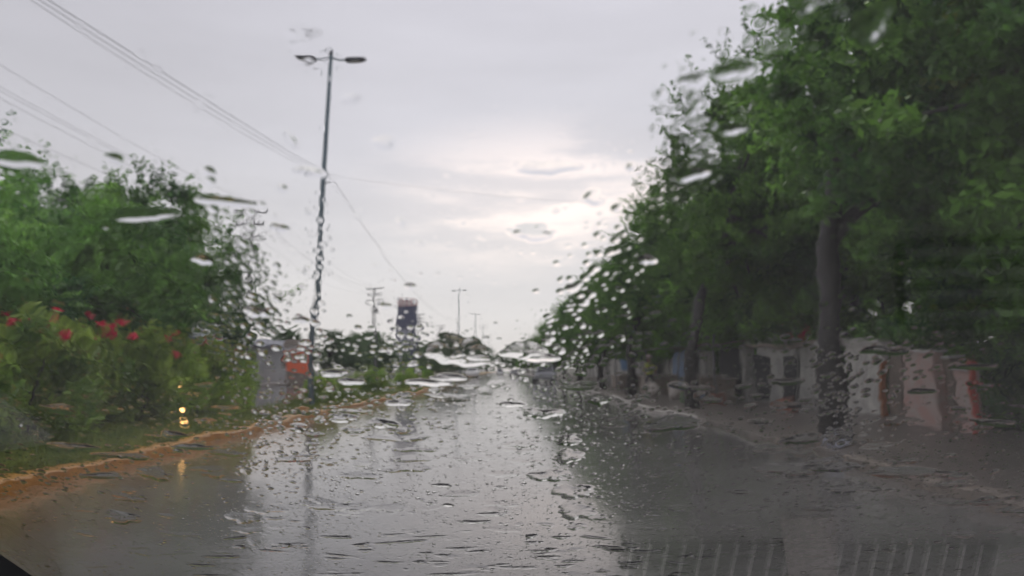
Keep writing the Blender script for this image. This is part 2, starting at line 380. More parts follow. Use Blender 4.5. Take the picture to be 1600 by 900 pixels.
# right row: trunks stand just behind the kerb, crowns lean away from the road
RB = [(2.6, 0, 6.9, 3.1, 3.6, 3.4), (3.8, .5, 4.4, 3.2, 3.6, 2.4), (1.6, -.8, 4.9, 2.3, 2.8, 2.1), (2.2, .5, 9.1, 1.9, 2.1, 1.4), (.6, -1.5, 3.9, 1.5, .9, 1.3)]
tA = make_tree('street_tree', 11, RB, [(0, 0, -.05), (0, .03, 1.6), (.08, .1, 3.2), (.5, .1, 5.5)], M['leaf_r'], M['bark'], 620, 125, .085)
RB2 = [(2.4, .3, 6.0, 2.9, 3.4, 3.2), (3.4, -.6, 4.0, 3.0, 3.2, 2.2), (1.5, .8, 4.4, 2.1, 2.6, 2.0), (2.6, -.4, 8.3, 1.9, 2.2, 1.5)]
tB = make_tree('street_tree', 23, RB2, [(0, 0, -.05), (-.05, .05, 1.4), (.2, -.1, 2.8), (1.4, .1, 5.0)], M['leaf_r'], M['bark'], 560, 125, .085, .2)
ords = ['first', 'second', 'third', 'fourth', 'fifth', 'sixth', 'seventh', 'eighth', 'ninth', 'tenth', 'eleventh', 'twelfth', 'thirteenth', 'fourteenth', 'fifteenth', 'sixteenth']
GR = 'trees in a row along the right pavement'
rr = [(5.35, 12.2, 1.0, 0), (5.8, 23, 1.03, 1), (5.6, 33, .98, 0), (5.6, 43.5, .98, 1), (5.4, 55, .97, 0), (5.3, 68, .95, 1), (5.3, 82, .95, 0), (5.2, 98, .92, 1), (5.2, 118, .92, 0), (5.2, 142, .9, 1), (5.2, 172, .9, 0), (5.2, 210, .9, 1), (5.2, 260, .9, 0), (5.2, 320, .9, 1)]
for i, (x, y, s, v) in enumerate(rr):
    if i == 0: lab = 'tallest nearest street tree whose dark trunk stands right beside the wet road'
    else: lab = '%s tree from the camera in the right-hand row, leafy and dark green' % ords[i]
    src = (tA, tB)[v]
    sz = (1.0, 1.16, .93, .86, .84, .84)[min(i, 5)] * s
    if i < 2: o = src; o.location = (x, y, .1); o.scale = (s, s, sz); tag(o, lab, 'tree', GR)
    else: o = dup(src, (x, y, .1), 0, (s, s * (-1 if i % 3 == 0 else 1), sz), label=lab, cat='tree', group=GR)
# second row behind the wall
for i, (x, y, s, rz) in enumerate([(11.2, 9.0, 1.0, 2.9), (14.5, 17, 1.1, 2.3), (13.5, 28, 1.05, 2.8), (13.0, 41, 1.05, 3.3), (13.5, 58, 1.1, 2.6), (13.5, 80, 1.1, 3.0), (14.0, 110, 1.1, 2.8), (17.5, 23, 1.1, 1.0), (18.5, 35, 1.1, 2.0)]):
    dup((tA, tB)[i % 2], (x, y, 0), rz, (s, s, s), label='%s dark tree from the camera behind the right-hand wall and stalls' % ords[i], cat='tree', group='trees behind the right-hand wall')
# yellowish tree at the top right corner
YB = [(0, 0, 5.0, 1.3, 1.6, 1.5), (.6, .3, 3.9, 1.1, 1.2, 1.0), (.5, -.3, 1.9, .9, 1.0, .8)]
ty = make_tree('young_tree', 31, YB, [(.6, 0, 0), (.7, 0, 1.6), (.3, 0, 3.2), (.2, 0, 4.6)], M['leaf_y'], M['bark'], 90, 120, .07, .09)
ty.location = (7.4, 9.6, .1); tag(ty, 'yellowish green young tree at the far right, brighter than the trees round it', 'tree')

# left side: median trees behind the hedge
LB = [(0, 0, 4.4, 2.5, 2.8, 2.2), (1.3, .3, 3.1, 2.3, 2.6, 1.5), (-1.4, -.4, 3.6, 2.3, 2.5, 1.9), (.3, .5, 5.7, 1.6, 1.6, 1.0)]
tL = make_tree('broad_tree', 41, LB, [(0, 0, 0), (.05, 0, 1.2), (0, .1, 2.4), (.2, .1, 4.2)], M['leaf_l'], M['bark'], 520, 120, .08, .2)
LL = [(-10.6, 21.5, .98, 0, 'broad round tree at the right end of the left-hand clump, above the hedge end'),
      (-12.9, 22.5, 1.0, 1.3, 'tallest broad tree in the middle of the left-hand clump'),
      (-12.6, 16.5, .95, 2.6, 'left foreground broad tree whose crown runs out of the left edge of the picture'),
      (-9.9, 12.6, .64, 4.0, 'smaller broad tree nearest the camera at the left picture edge'),
      (-9.3, 17.4, .74, 5.1, 'low broad tree directly behind the pink flowered hedge')]
for i, (x, y, s, rz, lab) in enumerate(LL):
    if i == 0: tL.location = (x, y, 0); tL.scale = (s, s, s); tag(tL, lab, 'tree', 'broad trees behind the oleander hedge')
    else: dup(tL, (x, y, 0), rz, (s, s, s), label=lab, cat='tree', group='broad trees behind the oleander hedge')

# far trees, left of the opposite road and along the median
FB = [(0, 0, 3.4, 2.9, 2.9, 2.2), (1.8, .3, 2.6, 2.0, 2.2, 1.6), (-1.8, .3, 2.5, 2.1, 2.2, 1.5), (.3, 0, 5.0, 1.7, 1.8, 1.2)]
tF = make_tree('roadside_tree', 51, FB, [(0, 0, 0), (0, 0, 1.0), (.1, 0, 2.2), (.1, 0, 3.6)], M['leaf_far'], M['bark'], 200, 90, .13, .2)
far = []
y = 84
while y < 420: far.append((-19.5 + rnd.uniform(-1, 1.4), y, rnd.uniform(.85, 1.2))); y += 8 + y * .035
for i, (x, y, s) in enumerate(far):
    lab = 'roadside tree beyond the opposite carriageway, %s from the camera in its row' % (ords[i] if i < 16 else '%dth' % (i + 1))
    if i == 0: tF.location = (x, y, 0); tF.scale = (s, s, s); tag(tF, lab, 'tree', 'trees beyond the opposite carriageway')
    else: dup(tF, (x, y, 0), rnd.uniform(0, 6), (s, s, s * rnd.uniform(.85, 1.1)), label=lab, cat='tree', group='trees beyond the opposite carriageway')
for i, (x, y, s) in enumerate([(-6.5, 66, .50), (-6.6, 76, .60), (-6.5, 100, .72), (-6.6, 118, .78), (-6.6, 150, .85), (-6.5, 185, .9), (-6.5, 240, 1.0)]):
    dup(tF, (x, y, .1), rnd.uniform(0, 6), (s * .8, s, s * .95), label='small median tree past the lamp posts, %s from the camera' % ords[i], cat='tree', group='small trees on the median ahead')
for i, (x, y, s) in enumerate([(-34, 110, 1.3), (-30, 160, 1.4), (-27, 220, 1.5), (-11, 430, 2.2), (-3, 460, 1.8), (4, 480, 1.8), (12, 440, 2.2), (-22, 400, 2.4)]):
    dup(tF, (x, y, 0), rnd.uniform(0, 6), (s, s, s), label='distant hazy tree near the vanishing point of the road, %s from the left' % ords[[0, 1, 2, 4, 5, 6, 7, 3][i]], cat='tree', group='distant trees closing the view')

# oleander hedge shrubs with pink flowers
def make_shrub(seed, h=1.75):
    g = np.random.default_rng(seed); root = empty('oleander_shrub'); cl = []
    for i in range(60):
        a = g.uniform(0, 2 * np.pi); r = g.random() ** .5 * .95; z = g.uniform(.25, h - .15) ; k = (1 - .25 * (z / h) ** 2)
        cl.append((math.cos(a) * r * k, math.sin(a) * r * k, z, g.uniform(.2, .42)))
    V = leaf_cloud(seed, cl, 130, .055, 1.0, 1.0)
    # long narrow leaves, upright
    V2 = leaf_cloud(seed + 1, [(c[0], c[1], min(c[2] + .2, h), .25) for c in cl[:30]], 40, .08, 1.0, 1.3)
    quads('foliage', np.concatenate([V, V2]), M['hedge'], root)
    mb = MB()
    for i in range(9):
        a = g.uniform(0, 6.28); t = Vector((math.cos(a) * .6, math.sin(a) * .6, h * .8)); mb.tube([(t.x * .15, t.y * .15, 0), (t.x * .5, t.y * .5, h * .4), t], [.03, .022, .01], 6)
    mb.build('stem', M['bark'], root)
    fl = [(math.cos(a) * r, math.sin(a) * r, h + g.uniform(-.45, .25), .085) for a, r in zip(g.uniform(0, 6.28, 12), g.uniform(.2, .95, 12))]
    for i, f_ in enumerate(fl): quads('flower', leaf_cloud(seed + 3 + i, [f_], 26, .05, 1.0, .7), M['petal'], root)
    return root
s1, s2 = make_shrub(61), make_shrub(71, 1.6)
GH = 'oleander shrubs forming the hedge on the median'
hs = [(-7.7, 8.2, 1.0), (-7.9, 10.2, 1.05), (-7.75, 12.1, 1.05), (-8.0, 13.9, 1.1), (-7.75, 15.6, 1.08), (-8.05, 17.3, 1.08), (-7.85, 19.0, 1.0), (-8.0, 20.8, .98), (-8.3, 22.2, .85), (-8.7, 12.0, 1.15), (-8.9, 15.6, 1.15)]
for i, (x, y, s) in enumerate(hs):
    lab = ('%s oleander shrub from the camera in the front line of the pink flowered hedge' % ords[i]) if i < 9 else ('%s oleander shrub standing behind the front line of the hedge' % ('nearer' if i == 9 else 'farther'))
    src = (s1, s2)[i % 2]
    if i < 2: src.location = (x, y, .11); src.scale = (s, s, s); tag(src, lab, 'shrub', GH)
    else: dup(src, (x, y, .11), rnd.uniform(0, 6), (s, s, s), label=lab, cat='shrub', group=GH)
sb = make_shrub(81, 1.0); sb.name = 'low_shrub'
for c in list(sb.children):
    if c.name.startswith('flower'): bpy.data.objects.remove(c)
sb.location = (-6.0, 24.2, .11); sb.scale = (.62, .62, .85); tag(sb, 'low dark shrub at the foot of the tall double lamp post', 'shrub')
for i, (x, y, s, lab) in enumerate([(-6.6, 30, .8, 'low green shrub on the median just past the nearest lamp post'), (-6.8, 38, 1.0, 'wide low shrub on the median in front of the orange kiosk view'), (-6.4, 50, 1.1, 'third low shrub on the median, beside the grassy strip'), (-6.7, 58, 1.1, 'farthest low shrub on the median before the small trees')]):
    dup(sb, (x, y, .11), i, (s, s, s), label=lab, cat='shrub', group='low shrubs on the median past the lamp post')

# ------------------------------------------------------------------ lamp posts
def make_lamp(H=11.25):
    root = empty('street_lamp')
    mb = MB(); mb.tube([(0, 0, 0), (0, 0, .35), (0, 0, H * .5), (0, 0, H)], [.115, .10, .085, .06], 12); mb.box((0, 0, .02), (.42, .42, .05)); mb.build('pole', M['steel'], root, smooth=False)
    MB().tube([(0, 0, H - .02), (0, 0, H + .16)], [.075, .05], 10).build('cap', M['steel_dark'], root)
    for s in (-1, 1):
        a = MB().tube([(s * .05, 0, H - .12), (s * .3, 0, H - .18), (s * .6, 0, H - .16)], [.035, .032, .03], 8).build('arm', M['steel'], root)
        hb = MB(); hb.prism([(s * .45, H - .19), (s * .55, H - .225), (s * 1.0, H - .19), (s * 1.15, H - .12), (s * .95, H - .10), (s * .55, H - .12)], -.13, .13)
        hb = hb.build('lamp_head', M['steel_dark'], root, bevel=.012)
        MB().box((s * .80, 0, H - .222), (.30, .18, .02), tilt=(-s * .1, 'Y')).build('lens', M['lens'], hb)
    MB().tube([(.08, 0, 7.0), (.2, 0, 7.05), (.26, 0, 7.0)], .018, 6).build('hook', M['steel_dark'], root)
    return root
lamp = make_lamp()
LP = [(483, 640, 23.0), None]
base = at(483, 636, 22.9)
GL = 'double armed lamp posts along the median'
lamps = [(base.x, 22.9), (-5.95, 92), (-5.9, 140), (-5.9, 190), (-5.9, 250), (-5.9, 330)]
for i, (x, y) in enumerate(lamps):
    lab = 'tall grey double-armed lamp post nearest the camera, rising from the median' if i == 0 else 'double-armed lamp post far ahead on the median, %s from the camera' % ords[i]
    if i == 0: lamp.location = (x, y, .11); lamp.rotation_euler = (0, R(1.9), 0); tag(lamp, lab, 'lamp post', GL)
    else: dup(lamp, (x, y, .11), 0, (1, 1, 1), label=lab, cat='lamp post', group=GL)
# utility poles with crossarms
def make_util():
    root = empty('utility_pole'); H = 11.0
    MB().tube([(0, 0, 0), (0, 0, H)], [.17, .10], 10).build('pole', M['wood_pole'], root)
    for z, w_ in ((H - .15, 2.0), (H - .95, 1.7), (H - 1.75, 2.0)):
        mb = MB().box((0, -.13, z), (w_, .10, .12)); ca = mb.build('crossarm', M['wood_pole'], root)
        for x in (-w_ / 2 + .08, -w_ / 4, w_ / 4, w_ / 2 - .08):
            MB().tube([(x, -.13, z + .06), (x, -.13, z + .13), (x, -.13, z + .22)], [.02, .055, .03], 8).build('insulator', M['steel_dark'], ca)
    MB().tube([(.28, .1, H - 2.9), (.28, .1, H - 2.1)], .2, 12).build('transformer', M['wood_pole'], root)
    return root
up = make_util(); GU = 'utility poles beyond the opposite carriageway'
ups = [(-15.6, 2), (-15.7, 45), (-16.0, 90), (-16.0, 135), (-16.0, 180), (-16, 230)]
ul = ['utility pole nearest the camera outside the left edge', 'utility pole with three crossarms rising behind the right side of the left-hand trees', 'utility pole with crossarms standing left of the tall navy sign', 'utility pole half hidden behind the navy sign', 'utility pole fourth along the line, right of the navy sign', 'farthest utility pole in the line']
for i, (x, y) in enumerate(ups):
    if i == 0: up.location = (x, y, 0); tag(up, ul[i], 'utility pole', GU)
    else: dup(up, (x, y, 0), 0, (1, 1, 1), label=ul[i], cat='utility pole', group=GU)
def cable(p, q, sag, r, lab, n=24, group='overhead cables', extra=()):
    p, q = Vector(p), Vector(q); mb = MB()
    pts = [p.lerp(q, t / n) - Vector((0, 0, sag * 4 * (t / n) * (1 - t / n))) for t in range(n + 1)]
    mb.tube(pts, r, 5); o = mb.build('overhead_cable', M['wire']); return tag(o, lab, 'cable', group)
nm = ['topmost', 'second', 'third', 'fourth', 'lowest']
offs = [(-.9, 10.97), (-.45, 10.97), (.9, 10.97), (.75, 10.2), (-.75, 10.2)]
for k, (ox, oz) in enumerate(offs):
    for i in range(4):
        cable((ups[i][0] + ox, ups[i][1] - .13, oz + .1), (ups[i + 1][0] + ox, ups[i + 1][1] - .13, oz + .1), .75 + .12 * k, .007,
              'thin cable hung between the %s and %s utility poles, %s of five' % (ords[i], ords[i + 1], nm[k]), group='cables between utility poles')
hook = Vector((base.x + .45, 22.9, 7.35))
for k in range(3):
    p = at(66 - k * 9, -6 + k * 3, 8.0)
    cable(p, (hook.x, hook.y, hook.z - .05 * k), .02 + .05 * k, .006 - .001 * k, ('upper', 'middle', 'lower')[k] + ' cable of the bundle coming from the top left corner to the lamp post', group='cable bundle to the lamp post')
cable(hook, (-5.75, 92, 7.2), 1.6, .008, 'slack cable running on from the near lamp post to the next one')
cable(hook, at(1190, 320, 30), .35, .003, 'faint cable crossing the sky from the lamp post to the right-hand trees')

# ------------------------------------------------------------------ left background: building, kiosk, sign
bl = empty('roadside_building', (-22.5, 62, 0)); tag(bl, 'long low pale building with a slate blue roof beyond the opposite carriageway', 'building')
MB().box((0, 0, 1.45), (4, 27, 2.9)).build('wall', M['bld'], bl)
MB().prism([(-2.5, 2.9), (2.6, 2.9), (2.6, 3.15), (0, 4.0), (-2.5, 3.15)], -14, 14).build('roof', M['bld_roof'], bl)
for k in range(6):
    wdw = MB().box((2.0, -11 + k * 4.4, 1.7), (.06, 1.5, 1.1)).build('window', M['white'], bl); MB().box((2.035, -11 + k * 4.4, 1.7), (.03, 1.34, .94)).build('pane', M['glass_dark'], wdw)
MB().box((2.0, 13.0 - 1.3, 1.05), (.08, 1.0, 2.1)).build('door', M['bld_roof'], bl)
MB().box((-15.9 + 22.5 - 3.2, -2, .55), (.2, 30, 1.1)).build('boundary_wall', M['bld'], bl)
kx = at(468, 560, 58)
kk = empty('roadside_kiosk', (kx.x, 58, 0)); tag(kk, 'small orange-red and white kiosk with a brown roof left of the lamp post', 'kiosk')
MB().box((0, 0, .5), (1.7, 1.5, 1.0)).build('counter', M['wall_brown'], kk)
MB().box((0, 0, 1.76), (1.66, 1.46, 1.52)).build('body', mat('kiosk orange', (.80, .15, .06), .4), kk)
MB().box((0, 0, 2.72), (1.80, 1.6, .42)).build('fascia', M['white'], kk)
MB().prism([(-1.0, 2.94), (1.0, 2.94), (.75, 3.5), (-.75, 3.5)], -.95, .95).build('roof', M['tin'], kk)
MB().box((0, -.74, 2.0), (.9, .04, .6)).build('hatch', M['orange'], kk)
sx = at(635, 495, 118)
sg = empty('advertising_tower', (sx.x, 118, 0)); tag(sg, 'tall navy advertising tower with a pink and white top strip above the trees', 'sign')
MB().box((0, 0, 9.3), (3.3, .9, 3.9)).build('panel', M['sign_navy'], sg, bevel=.05)
MB().box((0, 0, 11.75), (3.3, .9, 1.0)).build('top_strip', M['sign_pink'], sg, bevel=.05)
for k in range(4): MB().box((-1.15 + k * .75, -.47, 11.75), (.34, .04, .5)).build('letter_block', M['white'], sg)
MB().box((-.35, 0, 6.3), (2.0, .8, 2.1)).build('lower_panel', M['sign_grey'], sg, bevel=.05)
MB().box((1.15, 0, 3.65), (.7, .7, 7.3)).build('column', M['sign_navy'], sg)
MB().box((-.9, 0, 2.6), (.4, .5, 5.2)).build('post', M['sign_grey'], sg)

# ------------------------------------------------------------------ right side walls and stalls
def px_at_x(px, x):           # distance at which the vertical through column px meets the plane x
    r = ray(px, 575); return x * r.y / r.x
WX = 9.0
yA0, yA1 = px_at_x(1297, WX), px_at_x(1168, WX)
wa = empty('boundary_wall', (WX, yA0, .1)); tag(wa, 'long grey rendered wall left of the near trunk, with a dark doorway and pale end pillar', 'wall')
L_ = yA1 - yA0
MB().box((.12, 1.35, .95), (.24, 2.0, 1.9)).build('wall', M['wall_grey'], wa)
MB().box((.12, 4.0, .95), (.24, L_ - 3.4, 1.9)).build('wall', M['wall_grey'], wa)
MB().box((.02, .2, .98), (.5, .42, 1.96)).build('pillar', M['wall_pale'], wa)
MB().box((.02, L_, .98), (.4, .4, 1.96)).build('pillar', M['wall_grey'], wa)
MB().box((.10, L_ / 2, 1.965), (.40, L_ + .5, .12)).build('coping', M['wall_brown'], wa)
MB().box((-.03, 3.0, .85), (.06, 1.1, 1.5)).build('opening', M['dark_in'], wa)  # solid panels on the wall face, doorway shade painted as near-black
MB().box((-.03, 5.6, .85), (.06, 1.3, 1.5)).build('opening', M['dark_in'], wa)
# debris / bougainvillea on the wall top
def debris(n, c, ext, seed, m, name, lab, cat, s=.07):
    g = np.random.default_rng(seed); cl = [(c[0] + g.uniform(-1, 1) * ext[0], c[1] + g.uniform(-1, 1) * ext[1], c[2] + g.random() * ext[2], .22) for _ in range(n)]
    o = quads(name, leaf_cloud(seed, cl, 60, s, 1.0, .8), m); return tag(o, lab, cat)
debris(16, (WX + .1, yA0 + 2.6, 2.15), (.25, 1.6, .35), 5, M['leaf_l'], 'creeper', 'straggly green creeper growing over the top of the grey wall', 'plant')
debris(9, (WX + .0, yA0 + 2.0, 2.2), (.2, .9, .3), 6, M['petal'], 'flowering_creeper', 'reddish flowering creeper on the coping of the grey wall', 'plant', .035)
mb = MB()
for k in range(14):
    a = Vector((WX + rnd.uniform(-.2, .2), yA0 + rnd.uniform(1.4, 3.8), 2.15 + rnd.random() * .15)); mb.tube([a, a + Vector((rnd.uniform(-.2, .2), rnd.uniform(-.7, .7), rnd.uniform(0, .2)))], .03, 5)
tag(mb.build('branch_pile', M['white']), 'pile of pale cut branches lying on the coping of the grey wall', 'branches')
# stepped painted wall right of the near trunk
def pxwall(name, px0, px1, ztop, m, lab, thick=.22, x=WX, cap=None, z0=.1):
    y0, y1 = px_at_x(px1, x), px_at_x(px0, x); root = empty(name, (x, y0, z0)); tag(root, lab, 'wall')
    MB().box((thick / 2, (y1 - y0) / 2, (ztop - z0) / 2), (thick, y1 - y0, ztop - z0)).build('wall', m, root, bevel=.02)
    MB().box((thick / 2, (y1 - y0) / 2, ztop - z0 + .04), (thick + .1, y1 - y0 + .04, .08)).build('coping', cap or M['wall_pale'], root)
    return root
pxwall('painted_wall', 1322, 1374, 1.95, M['wall_pale'], 'pale flaking wall piece directly right of the near tree trunk')
pxwall('painted_wall', 1390, 1412, 1.80, M['wall_brown'], 'narrow dark brown wall piece right of the rusty orange post', x=WX + .25)
pxwall('painted_wall', 1414, 1462, 1.62, M['wall_pink'], 'patchy pink and white wall piece in the middle of the stepped wall')
pxwall('painted_wall', 1464, 1488, 1.45, M['wall_brown'], 'low brown wall piece right of the pink wall piece', x=WX + .2)
pxwall('painted_wall', 1490, 1512, 1.25, M['wall_pink'], 'lowest pinkish wall piece beside the bright red post')
def post(name, px, x, h, wd, m, lab, cat='post'):
    y0 = px_at_x(px, x); root = empty(name, (x, y0, .1)); tag(root, lab, cat)
    MB().box((0, 0, h / 2), (wd, wd, h)).build('shaft', m, root, bevel=.01); MB().box((0, 0, h + .03), (wd * 1.25, wd * 1.25, .06), taper=.6).build('cap', m, root); return root
wl = empty('long_wall', (9.3, 34, .1)); tag(wl, 'long pale wall running into the distance behind the stalls and tree trunks', 'wall')
MB().box((.12, 26, .9), (.24, 52, 1.8)).build('wall', M['wall_pale'], wl); MB().box((.12, 26, 1.85), (.36, 52.2, .1)).build('coping', M['wall_grey'], wl)
for k in range(14): MB().box((-.02, .3 + k * 3.95, .93), (.2, .4, 1.86)).build('pillar', M['wall_grey'], wl)
post('steel_post', 1381, WX - .12, 1.35, .13, M['orange'], 'rusty orange square post in front of the stepped wall')
post('steel_post', 1517, WX - .35, 1.25, .09, M['red'], 'bright red-orange square post at the right end of the stepped wall')
post('steel_post', 1117, 7.6, 2.4, .07, M['wood_pole'], 'thin pale grey upright post left of the grey wall')
debris(14, (WX + .4, px_at_x(1380, WX), 2.05), (.3, 1.5, .4), 8, M['leaf_l'], 'creeper', 'green creeper spilling over the stepped painted wall', 'plant')
debris(26, (10.2, 12.0, .5), (1.4, 2.2, 1.6), 9, M['leaf_l'], 'bush', 'dark leafy bush past the red post at the right picture edge', 'bush', .08)
debris(12, (9.9, 11.2, 2.2), (.8, 1.2, .7), 10, M['leaf_y'], 'bush', 'yellowish bush above the dark one at the right picture edge', 'bush', .07)
# understory closing the view on the right
def make_bush(seed, m):
    g = np.random.default_rng(seed); root = empty('dense_bush'); cl = []
    for i in range(90):
        d = g.normal(size=3); d /= np.linalg.norm(d); k = g.uniform(.5, 1)
        cl.append((d[0] * 2.0 * k, d[1] * 2.2 * k, abs(d[2]) * 2.9 * k + .1, g.uniform(.3, .7)))
    quads('foliage', leaf_cloud(seed, cl, 120, .10, 1.0), m, root)
    mb = MB()
    for i in range(6):
        a = i * 1.05; mb.tube([(0, 0, 0), (math.cos(a) * .4, math.sin(a) * .4, 1), (math.cos(a) * 1.0, math.sin(a) * 1.0, 2)], [.07, .05, .02], 6)
    mb.build('stem', M['bark'], root); return root
bu = make_bush(91, M['leaf_r'])
for i, (x, y) in enumerate([(12.4, 8.6), (12.0, 11.8), (12.2, 15.4), (12.0, 19), (12.2, 23), (11.8, 27), (12.2, 31.5), (11.8, 36), (12, 41), (11.8, 47), (11.8, 54), (12, 63), (12, 74), (12, 88), (12, 106)]):
    lab = '%s dense bush from the camera in the dark undergrowth behind the right-hand wall' % ords[i]
    if i == 0: bu.location = (x, y, 0); tag(bu, lab, 'bush', 'undergrowth behind the right-hand wall')
    else: dup(bu, (x, y, 0), i * 1.3, (1, 1, 1 + .1 * (i % 3)), label=lab, cat='bush', group='undergrowth behind the right-hand wall')
# stalls under the trees
def stall(px, y, x, wd, dp, h, roofm, backm, lab):
    root = empty('market_stall', (x, y, .1)); tag(root, lab, 'stall')
    for sx_ in (-1, 1):
        for sy in (-1, 1): MB().tube([(sx_ * wd / 2, sy * dp / 2, 0), (sx_ * wd / 2, sy * dp / 2, h - (.15 if sx_ < 0 else 0))], .04, 8).build('post', M['wood_pole'], root)
    mb = MB(); n = 10; vs = []
    for i in range(n + 1):
        for j in range(2): vs.append((-wd / 2 - .3 + (wd + .6) * i / n, (-1, 1)[j] * (dp / 2 + .25), h - .12 + .22 * i / n - .07 * math.sin(i / n * math.pi * 3) ** 2))
    mb.add(vs, [(2 * i, 2 * i + 1, 2 * i + 3, 2 * i + 2) for i in range(n)]); mb.build('awning', roofm, root)
    MB().box((wd / 2 - .05, 0, h * .5), (.05, dp - .1, h * .8)).build('back_panel', backm, root)
    MB().box((-.1, 0, .82), (wd * .75, dp * .9, .06)).build('counter', M['sack'], root)
    MB().box((-.1, 0, .4), (wd * .7, dp * .85, .76)).build('counter_front', M['wall_brown'], root)
    return root
stall(0, 29, 8.0, 1.8, 3.0, 2.1, M['red_tarp'], M['dark_in'], 'stall with a maroon awning under the trees, left of the thin grey post')
stall(0, 37, 7.7, 2.0, 3.0, 2.25, M['tin'], M['blue_tarp'], 'stall with a tin roof and blue back sheet beyond the tree trunks')
stall(0, 46, 7.6, 2.0, 4.0, 2.2, M['white'], M['wall_grey'], 'white roofed stall farthest along the pavement')
bs = at(982, 572, 35.0); ob = MB().box((bs.x, 35.0, bs.z), (.62, .05, .42)).mi(1).box((bs.x + .18, 34.96, bs.z), (.2, .03, .40)).build('hanging_banner', [M['blue_tarp'], M['white']]); tag(ob, 'small blue and white banner hanging under the tin roofed stall', 'banner')
for i, (px, y, x, m, lab) in enumerate([(0, 27.2, 6.7, 'crate_g', 'green plastic crate standing by the maroon awning stall'), (0, 26.0, 7.3, 'crate', 'reddish plastic crate beside the green one'), (0, 20.3, 7.6, 'crate', 'reddish crate lying in front of the dark doorway of the grey wall')]):
    r_ = empty('crate', (x, y, .1), i * .5); tag(r_, lab, 'crate', 'plastic crates on the pavement')
    mb = MB()
    for z in (.05, .17, .29): mb.box((0, -.2, z), (.55, .03, .07)).box((0, .2, z), (.55, .03, .07)).box((-.27, 0, z), (.03, .43, .07)).box((.27, 0, z), (.03, .43, .07))
    mb.build('slatted_side', M[m], r_); MB().box((0, 0, .02), (.5, .37, .03)).build('bottom', M[m], r_)
for i, (x, y, lab) in enumerate([(6.4, 24.6, 'pale sack slumped beside the second street tree'), (6.9, 30.2, 'pale sack standing beside the maroon awning stall'), (6.2, 31.4, 'pale sack nearest the white kerb end')]):
    bm = bmesh.new(); bmesh.ops.create_icosphere(bm, subdivisions=3, radius=.32)
    for v in bm.verts:
        v.co.z *= 1.15 if v.co.z > 0 else .8; v.co += Vector((math.sin(v.co.z * 9 + i), math.cos(v.co.x * 8), 0)) * .025; v.co.z = max(v.co.z, -.22)
    me = bpy.data.meshes.new('sack'); bm.to_mesh(me); bm.free(); me.materials.append(M['sack']); o = bpy.data.objects.new('sack', me); COL.objects.link(o); o.location = (x, y, .32); tag(o, lab, 'sack', 'sacks left on the pavement')
    for p_ in me.polygons: p_.use_smooth = True
# water/mud mound at near trunk
mb = MB(); g = random.Random(2)
for k in range(26):
    a = g.uniform(0, 6.28); r_ = g.uniform(.3, .8); mb.box((5.1 + math.cos(a) * r_, 11.9 + math.sin(a) * r_ * .9, .13), (g.uniform(.06, .2), g.uniform(.06, .2), g.uniform(.04, .12)), rot=a)
tag(mb.build('rubble', M['wall_brown'], bevel=.01), 'loose stones and broken kerb pieces round the foot of the nearest street tree', 'rubble', kind='stuff')
pl = empty('plastic_bag', (4.95, 11.4, .14)); 
bm = bmesh.new(); bmesh.ops.create_icosphere(bm, subdivisions=3, radius=.2)
for v in bm.verts: v.co.z *= .5; v.co *= 1 + .2 * math.sin(v.co.x * 31) * math.cos(v.co.y * 27)
me = bpy.data.meshes.new('plastic_bag'); bm.to_mesh(me); bm.free(); me.materials.append(M['sign_grey']); bpy.data.objects.remove(pl)
o = bpy.data.objects.new('plastic_bag', me); COL.objects.link(o); o.location = (4.98, 11.3, .2); tag(o, 'crumpled bluish grey plastic bag lying at the foot of the nearest street tree', 'bag')

